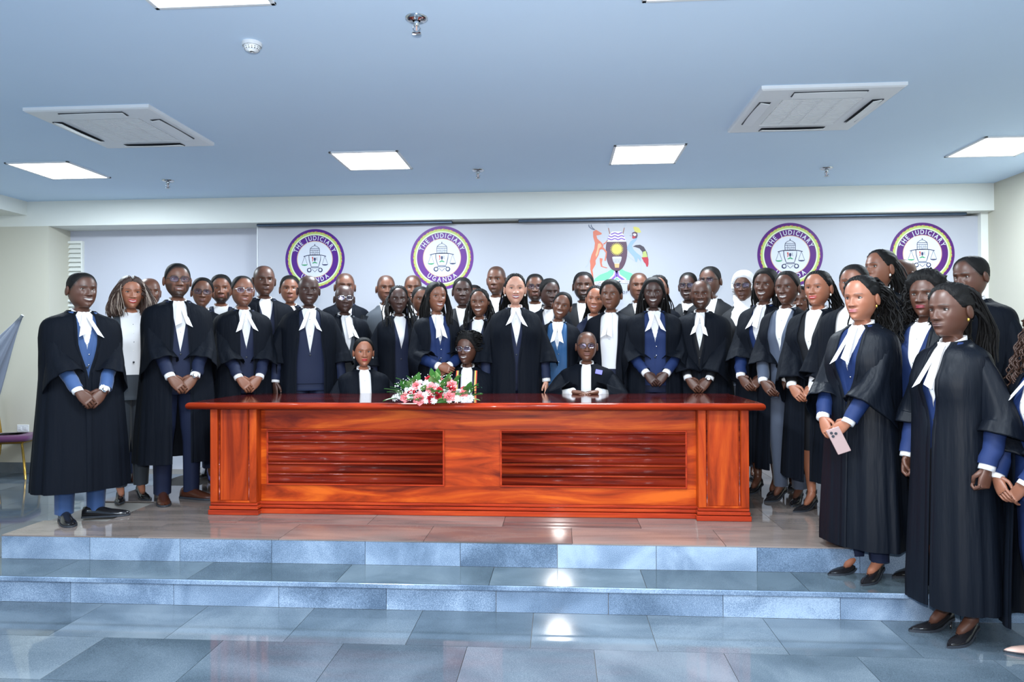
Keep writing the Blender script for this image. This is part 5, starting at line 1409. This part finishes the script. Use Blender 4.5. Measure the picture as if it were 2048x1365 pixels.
person(617, 552, 6.05, 'bald dark man with wide splayed bands under the left emblem', tone='dd', hair='bald', by=5, gap=.085, gap_low=.11, jacket='navy', splay=.065, smile=.5, opn=.4, vneck=1.12)
person(690, 547, 6.9, 'man in the back row whose chin is hidden by a bald man in spectacles', tone='m', hair='shave', smile=.1, by=5)
person(689, 571, 6.38, 'bald man in thin spectacles with one long white band', tone='dd', hair='bald', by=14, hy=-8, glasses='silver', smile=.0, jacket='charcoal', splay=.02, bturn=.045, band_len=.20, vneck=1.12)
person(772, 551, 6.9, 'slim man with shaved hair in the back row between the two left emblems', tone='m', hair='shave', gown=False, jacket='charcoal', smile=.3, opn=.2, bands=False, by=8, bw=.92, fw=.96)
person(797, 571, 6.35, 'woman with side braids and pearl earrings behind the seated woman on the left', sex='f', tone='dd', hair='braids_side', by=10, hy=-6, bands=False, earring=True, smile=.2, vneck=1.2, gap=.06)
person(826, 551, 6.95, 'smiling man in the back row under the second emblem', tone='m', hair='shave', gown=False, jacket='navy', smile=.7, opn=.6, bands=False, bw=.9, fw=.95)
person(842, 573, 6.55, 'man half hidden beside the long haired woman in royal blue', tone='m', hair='fade', smile=.3, by=12, bands=False, bw=.85)
person(872, 564, 6.0, 'woman with long straight black hair and royal blue waistcoat, wrists crossed', sex='f', tone='b', hair='long', by=14, hy=6, jacket='royal', waistcoat='royal', pose='cross', smile=.9, opn=.8, earring=True, gap=.085, gap_low=.10, splay=.022, band_len=.20, dzh=.06)
person(925, 555, 6.65, 'very dark man with short hair and plain white shirt, right of the second emblem', tone='dd', hair='short', gown=False, jacket='black', bands=False, smile=.0, vneck=1.2)
person(948, 570, 7.0, 'person hidden behind the others, only dark hair showing by the second emblem', sex='f', tone='d', hair='pulled')
person(959, 577, 6.15, 'smiling woman with hanging braids behind the flowers', sex='f', tone='m', hair='braids_side', by=-14, hy=4, bands=False, smile=1.0, opn=.9, gap=.065, vneck=1.16, jacket='navy')
person(993, 533, 6.95, 'tall man with goatee in the back row looking to the right', tone='m', hair='shave', gown=False, jacket='navy', bands=False, beard=.5, smile=.3, by=-12, hy=-4, fw=.95)
person(1030, 547, 5.95, 'tall light skinned woman in full black gown, hand at her side, near the middle', sex='f', tone='l', hair='braids', by=4, pose='side', smile=1.0, opn=.85, lips=LIPD, earring=True, gap=.045, gap_low=.01, splay=.062, band_len=.14, bw=1.04)
person(1070, 548, 6.95, 'bearded man in blue tinted spectacles in the back row', tone='m', hair='fade', gown=False, jacket='black', bands=False, glasses='black', beard=.8, bw=.95)
person(1097, 557, 6.6, 'man with short hair glancing right behind the tilted smiling woman', tone='dd', hair='short', hy=18, hp=4, bw=.9, bands=False, smile=0)
person(1116, 583, 6.2, 'laughing woman with tilted head and teal blue waistcoat', sex='f', tone='m', hair='pulled', hr=-14, by=-4, jacket='teal', waistcoat='teal', smile=1.0, opn=1.0, gap=.09, splay=.035, band_len=.19)
person(1167, 544, 6.85, 'heavy bearded man before the coat of arms', tone='d', hair='short', gown=False, jacket='black', bands=False, beard=.9, smile=.6, opn=.5, bw=1.15, fw=1.05, vneck=1.05)
person(1188, 571, 6.35, 'small smiling woman with cornrows beside the bearded man', sex='f', tone='w', hair='braids', by=-6, hr=-5, bands=False, smile=.9, opn=.7, bw=.9, gown=False)
person(1222, 559, 6.1, 'man with flat topped hair in long white shirt front below the coat of arms', tone='m', hair='flat', by=-8, hy=-4, gown=True, gap=.075, gap_low=.06, jacket=None, smile=.0, splay=.02, bturn=-.02, band_len=.20)
person(1277, 546, 6.85, 'man with parted lips and shaved head right of the coat of arms', tone='m', hair='shave', gown=False, jacket='black', bands=False, smile=.2, opn=.2, by=6)
person(1316, 550, 6.45, 'woman with knotted braids hidden behind the woman in navy', sex='f', tone='b', hair='braids', bands=False)
person(1307, 555, 5.95, 'smiling woman in navy waistcoat with bright highlight on her forehead', sex='f', tone='dd', hair='long_back', by=4, hy=-6, jacket='navy_mid', waistcoat='royal', pose='clasp', smile=1.0, opn=.9, gap=.085, splay=.058, band_len=.155, bw=1.14, dzh=.03, earring=True)
person(1377, 545, 6.75, 'slim man in dark spectacles in the back row, mouth open', tone='dd', hair='fade', gown=False, jacket='black', bands=False, glasses='black', smile=.8, opn=.7, hy=-10, fw=.93)
person(1402, 561, 5.95, 'smiling bald man with clasped hands and silver watch at the right of the table', tone='d', hair='shave', by=-6, hy=2, pose='clasp', smile=.8, opn=.7, beard=.5, watch=1, gap=.04, gap_low=.0, splay=.045, bturn=.0, band_len=.18, recede=.03, bw=1.1, jacket='black', dzh=-.03, trousers='black', sl=.86)
person(1421, 533, 6.6, 'tall man in spectacles behind the smiling bald man', tone='d', hair='fade', gown=False, jacket='black', bands=False, glasses='black', smile=.0, hy=-16, by=-6)
person(1487, 542, 6.2, 'woman in white headscarf and round spectacles', sex='f', tone='d', hair='scarf', by=-10, gown=False, jacket='black', bands=False, glasses='black', smile=.5, opn=.2, trousers='slate', earring=True, vneck=1.05)
# right end of the table
person(1528, 537, 5.55, 'laughing woman with long straight hair beside the headscarf', sex='f', tone='d', hair='long_back', by=-24, hy=6, hr=-4, jacket='royal', pose='clasp', smile=1.0, opn=.8, bands=True, splay=.02, bturn=-.02, trousers=None, gap=.05, gap_low=.0)
person(1574, 542, 5.28, 'woman with pulled back hair in slate grey suit under her gown', sex='f', tone='d', hair='pulled', by=-24, hy=4, jacket='slate', waistcoat=None, pose='clasp', smile=.9, opn=.8, bands=False, gap=.085, gap_low=.06, trousers='slate', earring=True, vneck=1.18, hem=.25)
person(1599, 572, 5.75, 'person almost hidden between two women, a sliver of face showing', sex='f', tone='m', hair='pulled', bands=False)
person(1636, 541, 4.95, 'woman with red lipstick and tied cornrows, fingers joined', sex='f', tone='w', hair='braids', by=-26, hy=2, jacket='black', pose='clasp', smile=.7, opn=.35, lips=LIPR, bands=False, gap=.075, gap_low=.02, trousers=None, earring=True, vneck=1.16, bw=1.1, fw=1.06, hem=.25, sl=.9)
person(1708, 529, 4.60, 'man with short black hair behind the woman holding a phone', tone='b', hair='short', by=-22, hy=4, bands=False, jacket=None, gap=.07, smile=0)
person(1757, 499, 5.05, 'woman with braids and red lips looking left above the others', sex='f', tone='b', hair='braids', by=-40, hy=-6, hp=-6, lips=LIPD, bands=False, earring=True, shoes='flat', shoe_mat='pearl', trousers=None, smile=0)
person(1806, 519, 5.70, 'bald man turned away before the rightmost emblem', tone='d', hair='bald', by=60, hy=75, bands=False)
P40 = person(1724, 551, 4.02, 'woman with curly ponytail standing on the step holding a phone', sex='f', tone='w', hair='ponytail_curly', z0=Z_STEP, by=-34, hy=4, hp=3, jacket='royal', waistcoat='royal', pose='phone', smile=0, satin=True, trousers='navy', earring='gold', gap=.07, gap_low=.0, splay=.03, bturn=-.015, hem=.20, lips=LIPP, band_len=.20, hs=1.08)
person(1852, 545, 3.98, 'woman with loose black curls and red lips behind the woman with locs', sex='f', tone='d', hair='curly', z0=Z_STEP, by=-28, hy=8, jacket='royal', bands=False, lips=LIPD, smile=0, gap=.07, trousers=None, satin=True, hem=.25)
person(1945, 512, 4.30, 'tall man at the right edge of the backdrop looking over shoulders', tone='d', hair='short', by=-34, hy=-4, hp=6, jacket='navy', bands=False, bw=1.1, smile=0, recede=.015)
person(1903, 566, 3.56, 'woman with thick locs and gold earring standing on the floor at right', sex='f', tone='d', hair='locs', z0=Z_FLOOR, by=-38, hy=0, hp=2, jacket='navy_mid', pose='fists', smile=0, satin=True, trousers=None, earring='gold', gap=.035, gap_low=.005, splay=.026, bturn=-.012, hem=.17, band_len=.22, hs=1.10, bw=.90)
person(2100, 622, 3.27, 'woman with reddish curls and blush pink shoes cut by the right edge', sex='f', tone='b', hair='curly_red', z0=Z_FLOOR, by=-48, jacket='royal', pose='clasp', smile=0, satin=True, trousers='navy_mid', shoes='flat', shoe_mat='shoe_pink', gap=.07, gap_low=.05, splay=.05, hem=.14, dzh=-.05)
# seated behind the table
GS = 'officials seated at the table'
for px, y_, lb in ((727, 6.02, 'black leather chair of the seated woman on the left'), (935, 6.05, 'black leather chair of the seated woman in spectacles'), (1173, 6.02, 'black leather chair of the seated man')):
    q = at_y(px+(22 if px < 1000 else -4), 700, y_); office_chair(float(q[0]), y_, lb)
person(727, 675, 5.92, 'seated woman with red lipstick and high white collar, left at the table', sex='f', tone='w', hair='pulled', seated=True, by=6, gap=.05, bands=False, jacket=None, pose='lap', lips=LIPR, smile=0, earring=True, trousers='black', group=GS, bw=1.15)
S2 = person(935, 667, 5.92, 'seated woman in clear spectacles wearing a striped ribbon sash behind the flowers', sex='f', tone='d', hair='updo', seated=True, by=-4, hy=-16, gap=.05, bands=False, jacket=None, pose='lap', glasses='silver', smile=.9, opn=.7, earring=True, trousers='black', group=GS, bw=1.2, hs=1.10)
S3 = person(1173, 664, 5.92, 'seated man in spectacles with hands folded on the table', tone='m', hair='shave', seated=True, by=-2, hy=4, gap=.042, bands=False, jacket=None, pose='table', glasses='black', smile=.4, opn=.25, trousers='black', group=GS, bw=1.1, recede=.02, dzh=.02)

# things worn or held
def local_part(owner, mb, name, m, smooth=False): return mb.build(name, m, owner, smooth)
r2, s2, _, _ = S2
rib = {'black': M['dark'], 'yellow': mat('ribbon_yellow', (.80, .50, .10), .6), 'red': mat('ribbon_red', (.55, .06, .03), .6)}
for sd in (-1, 1):
    for k, cn in enumerate(('black', 'yellow', 'red')):
        rows = []
        for q in np.linspace(0, 1, 8):
            z = (1.47-.36*q-.44); x0 = sd*(.062-.018*q*(sd > 0)+.010*k+.010*q); y = float(crv(-GOWN[:, 0], GOWN[:, 2], -np.array(z+.44)))*1.04-.020-.022*math.exp(-((z+.44-1.285)/.07)**2)
            a, b = sorted((x0, x0+sd*.010)); rows.append([(a, y, z), (b, y, z), (b, y+.003, z), (a, y+.003, z)])
        local_part(r2, MB().grid(np.array(rows)*s2, True, None, True, True), 'ribbon_stripe', rib[cn])
local_part(r2, disc(.032, -.004, 0, 28), 'round_badge', E_WHITE).location = (-.125*s2, -.150*s2, (1.30-.44)*s2)
local_part(r2, annulus(.022, .030, -.006, 0, 40), 'badge_ring', E_PURPLE[1]).location = (-.125*s2, -.150*s2, (1.30-.44)*s2)
local_part(r2, MB().poly([(-.02, -.03), (.02, -.03), (.022, -.012), (.012, .0), (.018, .02), (.008, .028), (0, .01), (-.012, .026), (-.014, .0), (-.022, -.012)], -.005, 0), 'brooch', C['mound']).location = (.118*s2, -.158*s2, (1.30-.44)*s2)
r3, s3, _, _ = S3
pb = mat('periwinkle_badge', (.16, .15, .52), .6)
o = local_part(r3, MB().box(-.028, .028, -.003, .003, -.022, .022), 'shoulder_badge', pb); o.location = (.108*s3, -.132*s3, (1.432-.44)*s3); o.rotation_euler = (R(-38), R(12), 0)
# phone in the hand of the woman on the step
r40, s40, AR40, f40 = P40
wr = AR40[1][2]*s40; Mx = Matrix.Translation(r40.location) @ Matrix.Rotation(r40.rotation_euler.z, 4, 'Z')
ph_ = Mx @ Vector((wr[0]-.045*s40, wr[1]-.020, wr[2]-.105*s40))
pho = empty('mobile_phone', ph_, 0); tag(pho, 'pale pink mobile phone held by the woman on the step', 'phone'); pho.rotation_euler = (R(8), R(-24), r40.rotation_euler.z+R(28))
MB().box(-.036, .036, -.004, .004, -.074, .074, .003).build('case', M['phone'], pho, False)
for q in ((-.014, .052), (-.014, .032), (.006, .042)):
    MB().grid(np.array([[(q[0]+r_*math.cos(a), y_, q[1]+r_*math.sin(a)) for a in np.linspace(0, 6.28, 14, endpoint=False)] for r_, y_ in ((.008, -.003), (.008, -.0065), (.006, -.007))]), True, None, True, True).build('camera_lens', M['dark'], pho, False)
